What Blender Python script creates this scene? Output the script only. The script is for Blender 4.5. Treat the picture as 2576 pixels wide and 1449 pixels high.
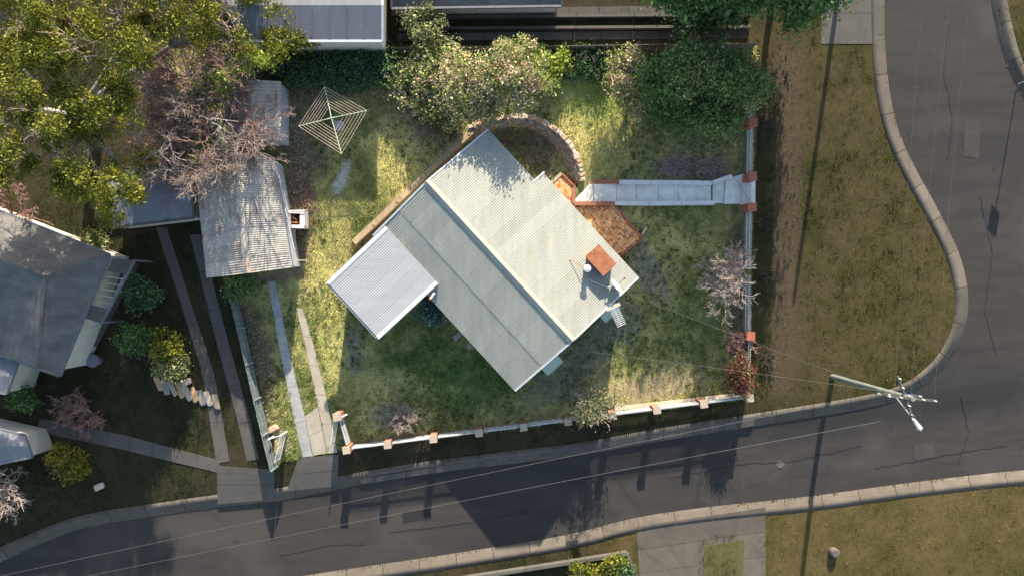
import bpy, bmesh, math, random
import numpy as np
from mathutils import Vector, Matrix

# ------------------------------------------------------------------ camera, sky, sun, exposure
for o in list(bpy.data.objects): bpy.data.objects.remove(o)
SC = bpy.context.scene
S = 0.025            # metres per reference unit at z = 0 (plan of the site is drawn on a 2576 x 1449 unit sheet)
H = 44.0             # flying height of the camera
CX, CY = 1288.0, 724.5
SUN_EL = math.radians(21.5)
SUN_SLOPE = 0.12     # how far the sun stands east of north
cam = bpy.data.cameras.new("camera"); camo = bpy.data.objects.new("camera", cam)
SC.collection.objects.link(camo); SC.camera = camo
camo.location = (0, 0, H); camo.rotation_euler = (0, 0, 0)
cam.sensor_width = 36; cam.lens = 36*H/(2576*S); cam.clip_end = 500
w = bpy.data.worlds.new("World"); SC.world = w; w.use_nodes = True
nt = w.node_tree; bg = nt.nodes['Background']; sky = nt.nodes.new('ShaderNodeTexSky')
sky.sky_type = 'NISHITA'; sky.sun_disc = False
sun_h = Vector((SUN_SLOPE, 1, 0)).normalized()
sky.sun_elevation = SUN_EL; sky.sun_rotation = math.atan2(sun_h.x, sun_h.y)
sky.air_density = 1.0; sky.dust_density = 1.0
nt.links.new(sky.outputs[0], bg.inputs[0]); bg.inputs[1].default_value = 0.13
sl = bpy.data.lights.new("sun", 'SUN'); slo = bpy.data.objects.new("sun", sl); SC.collection.objects.link(slo)
sl.energy = 5.0; sl.angle = math.radians(0.5); sl.color = (1.0, 0.92, 0.79)
sdir = Vector((sun_h.x*math.cos(SUN_EL), sun_h.y*math.cos(SUN_EL), math.sin(SUN_EL)))
slo.rotation_euler = sdir.to_track_quat('Z', 'Y').to_euler(); slo.location = (10, 60, 40)
vs = SC.view_settings
vs.view_transform = 'Standard'; vs.look = 'None'; vs.gamma = 1; vs.use_curve_mapping = False; vs.exposure = 1.85

# ------------------------------------------------------------------ site plan helpers
R = random.Random(7)
NR = np.random.default_rng(11)
TK = [-900,-200,0,150,300,450,600,720,850,1000,1090,1140,1200,1400,2400]
ZK = [2.2,1.45,1.2,1.0,.85,.6,.3,.06,-.08,-.26,-.42,-.62,-.95,-1.2,-1.3]
_tt = np.linspace(-900, 2400, 1200); _zz = np.interp(_tt, TK, ZK)
_k = np.ones(25)/25; _zp = np.pad(_zz, 12, mode='edge'); _zz = np.convolve(_zp, _k, 'valid')
def to_plan(x, y): return x/S+CX, CY-y/S
def pip(px, py, poly):
    px = np.asarray(px, float); py = np.asarray(py, float); ins = np.zeros(px.shape, bool)
    n = len(poly)
    for i in range(n):
        x1, y1 = poly[i]; x2, y2 = poly[(i+1) % n]
        if y1 == y2: continue
        c = ((y1 > py) != (y2 > py)) & (px < (x2-x1)*(py-y1)/(y2-y1)+x1)
        ins ^= c
    return ins
def pdist(px, py, line):
    px = np.asarray(px, float); py = np.asarray(py, float); d = np.full(px.shape, 1e9)
    for (x1, y1), (x2, y2) in zip(line[:-1], line[1:]):
        L = (x2-x1)**2+(y2-y1)**2
        k = np.clip(((px-x1)*(x2-x1)+(py-y1)*(y2-y1))/L, 0, 1)
        d = np.minimum(d, np.hypot(px-x1-k*(x2-x1), py-y1-k*(y2-y1)))
    return d
POCKET = [(893,620),(1043,480),(1190,340),(1240,315),(1300,308),(1345,315),(1382,335),(1410,362),(1432,395),(1445,430),(1448,465),(1440,512),
          (1560,640),(1585,690),(1300,960),(960,740),(885,650)]
def zg(x, y):
    """terrain height at world x, y (numpy or float)"""
    px, py = to_plan(x, y)
    z = np.interp(py+.124*(px-CX), _tt, _zz)
    return np.where(pip(px, py, POCKET), np.minimum(z, 0.0), z)
def W(px, py, z):
    """world point at height z that plan-sheet point px, py shows from the flying height"""
    f = S*(H-z)/H
    return Vector(((px-CX)*f, (CY-py)*f, z))
def G(px, py, up=0.0):
    z = 0.0
    for _ in range(5):
        p = W(px, py, z); z = float(zg(p.x, p.y))
    p = W(px, py, z); return Vector((p.x, p.y, z+up))
def gz(x, y): return float(zg(x, y))

# ------------------------------------------------------------------ materials
def new_mat(name):
    m = bpy.data.materials.new(name); m.use_nodes = True
    n = m.node_tree; b = n.nodes['Principled BSDF']; b.inputs['Specular IOR Level'].default_value = .25
    return m, n, b
def mixc(n, a, b, fac, mode='MIX'):
    x = n.nodes.new('ShaderNodeMix'); x.data_type = 'RGBA'; x.blend_type = mode
    for sock, v in ((x.inputs[6], a), (x.inputs[7], b), (x.inputs[0], fac)):
        if hasattr(v, 'is_output') or isinstance(v, bpy.types.NodeSocket): n.links.new(v, sock)
        elif isinstance(v, (int, float)): sock.default_value = v
        else: sock.default_value = (*v, 1)
    return x.outputs[2]
def noise(n, scale, detail=4, rough=.6, vec=None, stretch=None, obj=False):
    t = n.nodes.new('ShaderNodeTexNoise'); t.inputs['Scale'].default_value = scale
    t.inputs['Detail'].default_value = detail; t.inputs['Roughness'].default_value = rough
    g = n.nodes.new('ShaderNodeNewGeometry') if not obj else n.nodes.new('ShaderNodeTexCoord')
    src = g.outputs['Position'] if not obj else g.outputs['Object']
    mp = n.nodes.new('ShaderNodeMapping')
    if stretch:
        mp.inputs['Rotation'].default_value = (0, 0, stretch[0]); mp.inputs['Scale'].default_value = stretch[1]
    n.links.new(src, mp.inputs[0]); n.links.new(mp.outputs[0], t.inputs['Vector'])
    return t.outputs['Fac']
def ramp(n, fac, lo, hi, a=0.0, b=1.0):
    r = n.nodes.new('ShaderNodeMapRange'); r.inputs[1].default_value = lo; r.inputs[2].default_value = hi
    r.inputs[3].default_value = a; r.inputs[4].default_value = b; n.links.new(fac, r.inputs[0]); return r.outputs[0]
def bump(n, b, h, strength=.4, dist=.02):
    x = n.nodes.new('ShaderNodeBump'); x.inputs['Strength'].default_value = strength; x.inputs['Distance'].default_value = dist
    n.links.new(h, x.inputs['Height']); n.links.new(x.outputs[0], b.inputs['Normal'])
def mat(name, c1, c2=None, scale=3.0, rough=.8, bmp=.3, fine=None, stretch=None, metal=0, rnd=0.0, rust=None, dist=.02, spec=.25):
    """two-tone procedural surface: c1/c2 by noise, optional fine speckle, per-piece value change and rust or stain blotches"""
    m, n, b = new_mat(name); b.inputs['Roughness'].default_value = rough; b.inputs['Metallic'].default_value = metal
    b.inputs['Specular IOR Level'].default_value = spec
    c2 = c2 or tuple(v*.75 for v in c1)
    f = noise(n, scale, 5, .65, stretch=stretch)
    col = mixc(n, c1, c2, ramp(n, f, .32, .68))
    if fine:
        f2 = noise(n, fine, 3, .7)
        col = mixc(n, col, tuple(v*.55 for v in c2), ramp(n, f2, .55, .8, 0, .6))
    if rust:
        f3 = noise(n, rust[1], 5, .7, stretch=stretch)
        col = mixc(n, col, rust[0], ramp(n, f3, rust[2], rust[2]+.1, 0, .85))
    if rnd:
        oi = n.nodes.new('ShaderNodeObjectInfo')
        hs = n.nodes.new('ShaderNodeHueSaturation'); n.links.new(ramp(n, oi.outputs['Random'], 0, 1, 1-rnd, 1+rnd), hs.inputs['Value'])
        n.links.new(col, hs.inputs['Color']); col = hs.outputs[0]
    n.links.new(col, b.inputs['Base Color'])
    if bmp: bump(n, b, noise(n, fine or scale*6, 4, .7), bmp, dist)
    return m
def mat_palette(name, cols, rough=.85, fine=30, bmp=.4):
    """each piece takes one colour of a palette by its own random number"""
    m, n, b = new_mat(name); b.inputs['Roughness'].default_value = rough
    oi = n.nodes.new('ShaderNodeObjectInfo'); cr = n.nodes.new('ShaderNodeValToRGB'); cr.color_ramp.interpolation = 'CONSTANT'
    els = cr.color_ramp.elements
    while len(els) < len(cols): els.new(.5)
    for i, c in enumerate(cols): els[i].position = i/len(cols); els[i].color = (*c, 1)
    n.links.new(oi.outputs['Random'], cr.inputs[0])
    f = noise(n, fine, 4, .7)
    col = mixc(n, cr.outputs[0], (.35, .33, .3), ramp(n, f, .3, .75, 0, 1), 'MULTIPLY')
    col = mixc(n, cr.outputs[0], col, .55)
    n.links.new(col, b.inputs['Base Color']); bump(n, b, f, bmp, .02)
    return m
def mat_attr(name, rough=.85, var=.5, scale=9, fine=40, transl=0.0, bmp=.6, dist=.04):
    """colour from the mesh attribute Col, broken up by noise"""
    m, n, b = new_mat(name); b.inputs['Roughness'].default_value = rough; b.inputs['Specular IOR Level'].default_value = .15
    a = n.nodes.new('ShaderNodeAttribute'); a.attribute_name = 'Col'; col = a.outputs['Color']
    if var:
        f = noise(n, scale, 6, .72)
        col = mixc(n, col, (1-var,)*3, ramp(n, f, .35, .7, 1, 0), 'MULTIPLY')
        col = mixc(n, col, (1.5,1.42,1.25), ramp(n, noise(n, fine*.7, 3, .8), .48, .66, 0, 1), 'MULTIPLY')
        col = mixc(n, col, (.42,.5,.42), ramp(n, noise(n, fine*.45, 3, .8), .54, .68, 0, .8), 'MULTIPLY')
    n.links.new(col, b.inputs['Base Color'])
    if bmp: bump(n, b, noise(n, fine, 4, .75), bmp, dist)
    if transl:
        t = n.nodes.new('ShaderNodeBsdfTranslucent'); n.links.new(col, t.inputs[0])
        mx = n.nodes.new('ShaderNodeMixShader'); mx.inputs[0].default_value = transl
        out = n.nodes['Material Output']
        n.links.new(b.outputs[0], mx.inputs[1]); n.links.new(t.outputs[0], mx.inputs[2]); n.links.new(mx.outputs[0], out.inputs[0])
    return m

# ------------------------------------------------------------------ mesh and object helpers
COL = SC.collection
class MB:
    def __init__(s): s.v = []; s.f = []
    def quad(s, *p):
        i = len(s.v); s.v += [tuple(q) for q in p]; s.f.append(tuple(range(i, i+len(p)))); return s
    def prism(s, pts, h):
        """pts: list of 3-D points of the top face (any z); h: thickness downwards"""
        n = len(pts); i = len(s.v); a = sum(pts[k][0]*pts[(k+1) % n][1]-pts[(k+1) % n][0]*pts[k][1] for k in range(n))
        if a < 0: pts = pts[::-1]
        s.v += [tuple(p) for p in pts]+[(p[0], p[1], p[2]-h) for p in pts]
        s.f.append(tuple(range(i, i+n))); s.f.append(tuple(range(i+2*n-1, i+n-1, -1)))
        for k in range(n):
            l = (k+1) % n; s.f.append((i+k, i+n+k, i+n+l, i+l))
        return s
    def box(s, c, d, M=None):
        i = len(s.v); M = M or Matrix()
        for dz in (-.5, .5):
            for dx, dy in ((-.5,-.5),(.5,-.5),(.5,.5),(-.5,.5)):
                q = M @ Vector((dx*d[0], dy*d[1], dz*d[2])); s.v.append((c[0]+q.x, c[1]+q.y, c[2]+q.z))
        for f in ((3,2,1,0),(4,5,6,7),(0,1,5,4),(1,2,6,5),(2,3,7,6),(3,0,4,7)): s.f.append(tuple(i+k for k in f))
        return s
    def beam(s, p, q, wd, ht):
        """box from p to q, wd wide in plan, ht high, top at the points' z"""
        p = Vector(p); q = Vector(q); d = (q-p); n = Vector((-d.y, d.x, 0)).normalized()*wd/2; dn = Vector((0, 0, ht)); i = len(s.v)
        s.v += [tuple(x) for x in (p-n-dn, q-n-dn, q+n-dn, p+n-dn, p-n, q-n, q+n, p+n)]
        for f in ((3,2,1,0),(4,5,6,7),(0,1,5,4),(1,2,6,5),(2,3,7,6),(3,0,4,7)): s.f.append(tuple(i+k for k in f))
        return s
    def tube(s, p, q, r0, r1=None, n=8, cap=True):
        p = Vector(p); q = Vector(q); r1 = r0 if r1 is None else r1; d = (q-p).normalized()
        a = d.orthogonal().normalized(); b = d.cross(a); i = len(s.v)
        for c, r in ((p, r0), (q, r1)):
            for k in range(n):
                t = 2*math.pi*k/n; s.v.append(tuple(c+(a*math.cos(t)+b*math.sin(t))*r))
        for k in range(n): l = (k+1) % n; s.f.append((i+k, i+l, i+n+l, i+n+k))
        if cap: s.f.append(tuple(range(i+n-1, i-1, -1))); s.f.append(tuple(range(i+n, i+2*n)))
        return s
    def path(s, pts, r, n=6):
        for a, b in zip(pts[:-1], pts[1:]): s.tube(a, b, r, r, n, False)
        return s
    def mesh(s, name):
        me = bpy.data.meshes.new(name); me.from_pydata(s.v, [], s.f); me.update(); return me
def link(name, data, m=None, parent=None, smooth=False):
    o = bpy.data.objects.new(name, data); COL.objects.link(o)
    if m and data and not data.materials: data.materials.append(m)
    if parent: par(o, parent)
    if smooth and data: data.polygons.foreach_set('use_smooth', [True]*len(data.polygons))
    return o
def obj(name, mb, m, parent=None, smooth=False): return link(name, mb.mesh(name), m, parent, smooth)
WLOC = {}
def par(o, p):
    o.parent = p
    loc = WLOC.get(p.name, Vector((0, 0, 0)))
    o.matrix_parent_inverse = Matrix.Translation(-loc); WLOC[o.name] = WLOC.get(o.name, Vector((0, 0, 0)))
def thing(name, label, cat, loc=(0, 0, 0), group=None):
    o = bpy.data.objects.new(name, None); COL.objects.link(o); o.location = loc; o.empty_display_size = .3
    WLOC[o.name] = Vector(loc); o['label'] = label; o['category'] = cat
    if group: o['group'] = group
    return o
def tag(o, label, cat, group=None, kind=None):
    if kind: o['kind'] = kind
    if label: o['label'] = label
    if cat: o['category'] = cat
    if group: o['group'] = group
    return o
def struct(o, label=None):
    o['kind'] = 'structure'
    if label: o['label'] = label
    return o
def place(name, me, loc, rotz=0, scale=(1, 1, 1), parent=None, rot=None):
    """another object on shared mesh data"""
    o = bpy.data.objects.new(name, me); COL.objects.link(o); o.location = loc
    o.rotation_euler = rot if rot else (0, 0, rotz); o.scale = scale
    WLOC[o.name] = Vector(loc)
    if parent: par(o, parent)
    return o
def np_mesh(name, verts, faces, cols=None):
    """verts (N,3), faces (M,k) numpy; cols (N,3)"""
    me = bpy.data.meshes.new(name); M, k = faces.shape
    me.vertices.add(len(verts)); me.vertices.foreach_set('co', verts.astype(np.float32).ravel())
    me.loops.add(M*k); me.loops.foreach_set('vertex_index', faces.astype(np.int32).ravel())
    me.polygons.add(M); me.polygons.foreach_set('loop_start', np.arange(0, M*k, k, dtype=np.int32))
    me.polygons.foreach_set('loop_total', np.full(M, k, np.int32))
    if cols is not None:
        a = me.color_attributes.new('Col', 'FLOAT_COLOR', 'POINT')
        a.data.foreach_set('color', np.c_[cols, np.ones(len(cols))].astype(np.float32).ravel())
    me.update(calc_edges=True); return me
_tabs = [NR.random((64, 64)) for _ in range(6)]
def vnoise(x, y, k=0):
    t = _tabs[k % 6]; xi = np.floor(x).astype(int); yi = np.floor(y).astype(int); fx = x-xi; fy = y-yi
    fx = fx*fx*(3-2*fx); fy = fy*fy*(3-2*fy)
    g = lambda a, b: t[a % 64, b % 64]
    return (g(xi, yi)*(1-fx)+g(xi+1, yi)*fx)*(1-fy)+(g(xi, yi+1)*(1-fx)+g(xi+1, yi+1)*fx)*fy
def fbm(x, y, k=0, o=4):
    v = 0; a = .5; tot = 0
    for i in range(o): v = v+a*vnoise(x*2**i+i*17.3, y*2**i+i*9.1, k+i); tot += a; a *= .55
    return v/tot
# ------------------------------------------------------------------ shared materials
M = {}
M['concrete'] = mat('pale concrete', (.34,.33,.31), (.25,.24,.225), 1.6, .85, .25, 28)
M['concrete_tan'] = mat('tan concrete', (.32,.27,.205), (.24,.20,.15), 1.2, .88, .25, 24)
M['concrete_grey'] = mat('grey exposed aggregate', (.29,.275,.25), (.20,.19,.175), 3, .9, .5, 35)
M['kerb'] = mat('kerb concrete', (.085,.07,.053), (.06,.05,.038), 1.1, .9, .3, 14, rnd=.14)
M['footpath'] = mat('weathered footpath', (.078,.068,.056), (.056,.05,.041), .8, .9, .3, 20)
def mat_asphalt():
    m, n, b = new_mat('asphalt'); b.inputs['Roughness'].default_value = .9
    f = noise(n, .5, 5, .65, stretch=(.12, (.35, 2.2, 1))); col = mixc(n, (.031,.0265,.022), (.019,.0165,.0145), ramp(n, f, .3, .7))
    col = mixc(n, col, (.044,.037,.030), ramp(n, noise(n, .16, 4, .6), .52, .66, 0, .6))
    col = mixc(n, col, (.014,.0125,.0115), ramp(n, noise(n, 1.3, 3, .5), .66, .76, 0, .7))
    sp = noise(n, 38, 3, .8); col = mixc(n, col, (1.7,1.65,1.55), ramp(n, sp, .55, .72, 0, .8), 'MULTIPLY')
    n.links.new(col, b.inputs['Base Color']); bump(n, b, sp, .5, .02); return m
M['asphalt'] = mat_asphalt()
M['roof'] = mat('cream painted steel', (.232,.227,.182), (.185,.183,.152), .8, .55, 0, 7, stretch=(math.radians(-47.5), (3.0, .4, 1)), rust=((.24,.185,.08), 1.5, .60), rnd=.07)
M['roof_new'] = mat('pale zincalume', (.275,.27,.255), (.245,.24,.23), .7, .5, 0, None, stretch=(math.radians(42.5), (.5, 3, 1)), rnd=.03)
M['roof_old'] = mat('galvanised iron with rust', (.36,.31,.24), (.225,.20,.17), .9, .7, 0, 14, stretch=(.08, (2.0, .5, 1)), rust=((.22,.075,.03), 1.3, .56), rnd=.12)
M['roof_grey'] = mat('grey sheet metal', (.13,.13,.135), (.10,.10,.105), .7, .5, 0, 10, stretch=(0, (3, .4, 1)))
M['tile'] = mat('weathered grey tiles', (.12,.11,.095), (.062,.058,.054), .55, .85, 0, 9, stretch=(.36, (1, 2, 1)))
def courses(m, ang, sc):
    n = m.node_tree; b = n.nodes['Principled BSDF']; wv = n.nodes.new('ShaderNodeTexWave'); wv.wave_profile = 'SAW'; wv.inputs['Scale'].default_value = sc; wv.inputs['Distortion'].default_value = .6
    g = n.nodes.new('ShaderNodeNewGeometry'); mp = n.nodes.new('ShaderNodeMapping'); mp.inputs['Rotation'].default_value = (0, 0, ang); n.links.new(g.outputs['Position'], mp.inputs[0]); n.links.new(mp.outputs[0], wv.inputs['Vector'])
    bump(n, b, wv.outputs['Fac'], .9, .05)
courses(M['tile'], math.radians(-68), 1.0)
M['trim'] = mat('white trim', (.42,.43,.42), (.35,.36,.355), 2, .5, 0)
M['white'] = mat('white paint', (.50,.49,.455), (.40,.39,.365), 5, .55, 0, rnd=.05)
M['wall'] = mat('cream rendered wall', (.42,.38,.30), (.34,.30,.24), 2, .85, .2, 20)
M['dark'] = mat('dark metal', (.05,.05,.05), None, 4, .6, 0)
M['steel'] = mat('galvanised steel', (.42,.43,.43), (.33,.34,.34), 6, .45, 0, metal=.6)
M['rust'] = mat('rusty sheet', (.33,.125,.055), (.20,.065,.03), 2.6, .85, .2, 9, rust=((.40,.22,.12), 2.2, .6))
M['brickred'] = mat('red brick', (.30,.095,.055), (.22,.07,.045), 3, .88, .4, 30)
M['brickorange'] = mat('orange brick', (.28,.125,.07), (.215,.09,.05), 3, .88, .4, 30)
M['cap'] = mat('sandstone cap', (.31,.25,.185), (.25,.195,.14), 3, .85, .2, 26)
M['timber'] = mat('weathered sleeper timber', (.34,.25,.145), (.24,.175,.105), 1.2, .9, .5, 18, stretch=(.75, (6, .6, 1)), rnd=.12)
M['timber_pale'] = mat('pale plank', (.44,.36,.26), (.33,.26,.18), 2, .9, .3, 20)
M['paling'] = mat('green grey fence sheet', (.15,.175,.155), (.105,.125,.115), 2, .75, .2, 18, rnd=.22)
M['pole'] = mat('grey green timber pole', (.13,.14,.12), (.09,.10,.085), 2, .8, .2, 20)
M['wire'] = mat('overhead cable', (.055,.05,.048), None, 3, .6, 0)
M['awning'] = mat('pale green awning', (.30,.33,.26), (.25,.28,.22), 2, .6, 0)
M['bark'] = mat('grey bark', (.20,.155,.12), (.12,.095,.075), 5, .9, .5, 30)
M['bark_white'] = mat('pale gum bark', (.26,.235,.21), (.17,.15,.135), 2.5, .8, .3, 20)
M['bark_pink'] = mat('pale pinkish twigs', (.35,.275,.225), (.235,.175,.14), 4, .85, .2, 25)
M['bark_brown'] = mat('brown bare twigs', (.25,.185,.15), (.15,.11,.09), 3, .85, .2, 25)
M['bark_red'] = mat('reddish twigs', (.30,.17,.13), (.19,.10,.08), 4, .85, .2, 25)
M['bark_dark'] = mat('dark twigs', (.075,.055,.045), (.05,.038,.032), 4, .9, .2, 25)
M['leaf'] = mat_attr('leaf', .55, 0, transl=.25, bmp=0)
M['grass'] = mat_attr('grass blades', .7, 0, transl=.2, bmp=0)
M['ground'] = mat_attr('soil and turf', .95, .45, 7, 26, bmp=.9, dist=.06)
M['paver'] = mat_palette('clay pavers', [(.56,.25,.085),(.62,.33,.12),(.47,.165,.065),(.64,.39,.17),(.58,.28,.10),(.38,.13,.06),(.60,.31,.11),(.42,.27,.16),(.64,.42,.21)], fine=11)
M['stone'] = mat_palette('field stones', [(.28,.23,.18),(.36,.27,.18),(.24,.21,.18),(.42,.24,.12),(.31,.25,.2),(.20,.18,.16),(.38,.31,.23)], bmp=.7)
M['capstone'] = mat_palette('pale sandstone', [(0.400,0.304,0.216),(0.368,0.251,0.166),(0.440,0.350,0.259),(0.336,0.213,0.130),(0.400,0.319,0.245)], bmp=.5)  # a lighter stone than the courses below, also used for loose rocks

# ------------------------------------------------------------------ street outline (plan sheet units)
N_EDGE = [(-420,1560),(-150,1480),(0,1412),(112,1361),(225,1320),(374,1300),(542,1275),(674,1262),(725,1256),(907,1218),(1073,1191),(1331,1160),(1482,1142),
          (1637,1112),(1896,1072),(2058,1047),(2210,1021),(2275,1000),(2323,973),(2362,940),(2392,905),(2420,855),(2436,800),(2438,740),(2428,680),(2408,620),(2378,560),(2345,498),
          (2312,440),(2278,372),(2255,310),(2240,240),(2230,160),(2226,60),(2226,-150),(2230,-500)]
S_EDGE = [(-420,1660),(100,1560),(500,1490),(780,1448),(1210,1385),(1452,1345),(1588,1305),(1763,1279),(1934,1262),(2057,1249),(2210,1227),(2385,1205),(2515,1190),(2640,1180),(3100,1140)]
E_EDGE = [(3100,620),(2760,470),(2640,340),(2576,238),(2552,200),(2528,140),(2511,70),(2496,0),(2488,-150),(2484,-500)]
def plan(line):   # sheet points on the street lie a little below z=0: bring them to true plan units
    out = []
    for p in line:
        g = G(*p); out.append((g.x/S+CX, CY-g.y/S))
    return out
def smooth_line(line, k=3):
    p = [Vector((a, b)) for a, b in line]
    for _ in range(k):
        q = [p[0]]
        for a, b in zip(p[:-1], p[1:]): q += [a.lerp(b, .25), a.lerp(b, .75)]
        p = q+[p[-1]]
    return [(v.x, v.y) for v in p]
NP, SP, EP = (smooth_line(plan(e), 2) for e in (N_EDGE, S_EDGE, E_EDGE))
ROADP = NP + EP[::-1] + SP[::-1]
# ------------------------------------------------------------------ terrain
def axis(lo, flo, fhi, hi, st):
    return np.concatenate([np.arange(lo, flo, 3.0), np.arange(flo, fhi, st), np.arange(fhi, hi+.1, 3.0)])
gx = axis(-90, -35, 35, 90, .22); gy = axis(-70, -20.5, 20.5, 70, .22)
X, Y = np.meshgrid(gx, gy); PX, PY = to_plan(X, Y)
YARD = [(440,140),(1893,130),(1888,1003),(872,1132),(695,1168),(600,745),(560,690),(480,300)]
def sm(a, b, x): t = np.clip((x-a)/(b-a), 0, 1); return t*t*(3-2*t)
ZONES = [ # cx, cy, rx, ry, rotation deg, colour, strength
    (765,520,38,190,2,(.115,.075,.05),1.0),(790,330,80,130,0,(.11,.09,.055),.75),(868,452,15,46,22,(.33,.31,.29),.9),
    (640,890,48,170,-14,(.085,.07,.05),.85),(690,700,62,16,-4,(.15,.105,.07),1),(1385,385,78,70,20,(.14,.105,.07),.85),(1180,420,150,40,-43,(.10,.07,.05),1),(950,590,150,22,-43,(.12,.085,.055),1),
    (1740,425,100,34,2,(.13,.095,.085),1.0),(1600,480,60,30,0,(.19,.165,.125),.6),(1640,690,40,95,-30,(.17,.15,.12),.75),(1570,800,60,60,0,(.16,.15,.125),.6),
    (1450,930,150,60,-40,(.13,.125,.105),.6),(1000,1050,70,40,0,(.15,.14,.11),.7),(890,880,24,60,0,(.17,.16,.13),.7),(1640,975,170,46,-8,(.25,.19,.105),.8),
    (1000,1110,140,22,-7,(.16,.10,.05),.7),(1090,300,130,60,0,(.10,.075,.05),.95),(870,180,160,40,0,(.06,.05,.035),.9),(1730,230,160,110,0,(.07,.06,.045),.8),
    (1005,400,60,120,0,(.35,.29,.11),.75),(840,640,60,110,0,(.34,.285,.11),.75),(1470,340,95,120,0,(.35,.29,.10),.8),(830,830,36,130,-6,(.31,.265,.095),.8),  # straw and yellow-green grass, with sunlit brightness put into the colour
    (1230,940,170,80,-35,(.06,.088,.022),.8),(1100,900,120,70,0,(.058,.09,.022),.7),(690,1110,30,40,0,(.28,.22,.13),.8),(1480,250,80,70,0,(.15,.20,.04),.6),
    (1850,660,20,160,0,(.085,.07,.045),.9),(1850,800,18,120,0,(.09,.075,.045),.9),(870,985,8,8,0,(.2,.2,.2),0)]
def ground_color(PX, PY):
    x = (PX-CX)*S; y = (CY-PY)*S
    n1 = fbm(x*.33, y*.33, 0); n2 = fbm(x*1.1+5, y*1.1, 1); n3 = fbm(x*3.3, y*3.3, 2)
    t = sm(.32, .72, .42*n1+.3*n2+.28*n3)[..., None]
    ins = pip(PX, PY, YARD)[..., None]
    yard = np.array((.128,.145,.044))*(1-t)+np.array((.44,.37,.145))*t
    east = sm(1500, 2300, PX)[..., None]
    out = (np.array((.022,.024,.007))*(1-t)+np.array((.048,.036,.017))*t)*(1-east)+(np.array((.040,.036,.006))*(1-t)+np.array((.072,.053,.02))*t)*east
    south = (sm(1230, 1330, PY+.1*(PX-1700))*sm(1400, 1600, PX))[..., None]
    out = out*(1-south)+(np.array((.055,.046,.011))*(1-t)+np.array((.095,.068,.026))*t)*south
    c = np.where(ins, yard, out)
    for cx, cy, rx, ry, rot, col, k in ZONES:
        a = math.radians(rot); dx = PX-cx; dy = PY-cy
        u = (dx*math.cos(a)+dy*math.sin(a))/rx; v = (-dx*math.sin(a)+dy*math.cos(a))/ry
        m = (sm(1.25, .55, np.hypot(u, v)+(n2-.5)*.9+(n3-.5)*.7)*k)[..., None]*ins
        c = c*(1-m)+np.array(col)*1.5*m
    wear = (sm(1935, 1950, PX)*sm(2030, 1990, PX)*sm(80, 160, PY)*sm(1020, 980, PY))[..., None]*.75     # trodden strip beside the side fence
    c = c*(1-wear)+np.array((.075,.052,.032))*wear
    return c
dN = np.minimum(np.minimum(pdist(PX, PY, NP), pdist(PX, PY, SP)), pdist(PX, PY, EP))*S
inroad = pip(PX, PY, ROADP)
KH = .12
low = inroad | (dN < .43)
Z = zg(X, Y)+(fbm(X*1.3, Y*1.3, 3)-.5)*.05*sm(.9, 1.8, dN)
Z = np.where(low, zg(X, Y)-KH-.16, Z)
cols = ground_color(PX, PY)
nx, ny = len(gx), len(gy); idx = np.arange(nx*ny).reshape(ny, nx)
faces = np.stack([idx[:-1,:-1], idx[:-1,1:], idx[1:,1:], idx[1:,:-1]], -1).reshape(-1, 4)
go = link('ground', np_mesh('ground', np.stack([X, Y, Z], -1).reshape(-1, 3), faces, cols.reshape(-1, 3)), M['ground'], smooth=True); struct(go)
# road sheet: every cell of the same grid that lies inside the kerb line
cellin = (pip((PX[:-1,:-1]+PX[1:,1:])/2, (PY[:-1,:-1]+PY[1:,1:])/2, ROADP)) | (((dN[:-1,:-1]+dN[1:,1:])/2) < .28)
rf = faces.reshape(ny-1, nx-1, 4)[cellin]
used, inv = np.unique(rf, return_inverse=True)
rv = np.stack([X, Y, zg(X, Y)-KH], -1).reshape(-1, 3)[used]
ro = link('road', np_mesh('road', rv, inv.reshape(-1, 4)), M['asphalt'], smooth=True); struct(ro)
# kerb and gutter ribbons, cut into cast lengths
def resample(line, step):
    pts = [Vector((p[0], p[1])) for p in line]; out = [pts[0]]; acc = 0
    for a, b in zip(pts[:-1], pts[1:]):
        L = (b-a).length; d = step-acc
        while d < L: out.append(a.lerp(b, d/L)); d += step
        acc = (acc+L) % step if L+acc >= step else acc+L
    return out
def kerb(line, side, name):
    pts = resample(line, .6/S)
    pts = [((p.x-CX)*S, (CY-p.y)*S) for p in pts]; rows = []
    for i, p in enumerate(pts):
        a = pts[max(0, i-1)]; b = pts[min(len(pts)-1, i+1)]; d = Vector((b[0]-a[0], b[1]-a[1])).normalized(); n = Vector((-d.y, d.x))*side
        z = gz(*p); q = Vector(p)
        prof = [(-.04,-KH-.10),(-.04,-KH+.012),(.36,-KH+.002),(.42,.014),(.84,.032),(.86,-.25)]
        rows.append([(q.x+n.x*o, q.y+n.y*o, gz(q.x+n.x*o, q.y+n.y*o)+h) for o, h in prof])
    par_ = bpy.data.objects.new(name, None); COL.objects.link(par_); struct(par_); WLOC[par_.name] = Vector((0, 0, 0))
    k = len(rows[0]); step = 4
    for c0 in range(0, len(rows)-1, step):
        ch = [list(map(Vector, r_)) for r_ in rows[c0:c0+step+1]]
        if len(ch) < 2: continue
        ch[0] = [a.lerp(b, .03) for a, b in zip(ch[0], ch[1])]; ch[-1] = [a.lerp(b, .03) for a, b in zip(ch[-1], ch[-2])]
        f = []
        for i in range(len(ch)-1):
            for j in range(k-1): f.append((i*k+j, (i+1)*k+j, (i+1)*k+j+1, i*k+j+1))
        link('kerb_stone', np_mesh('kerb_stone', np.array([tuple(q) for r_ in ch for q in r_]), np.array(f)), M['kerb'], par_)
kerb(NP, 1, 'kerb'); kerb(SP, -1, 'kerb'); kerb(EP, -1, 'kerb')

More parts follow.
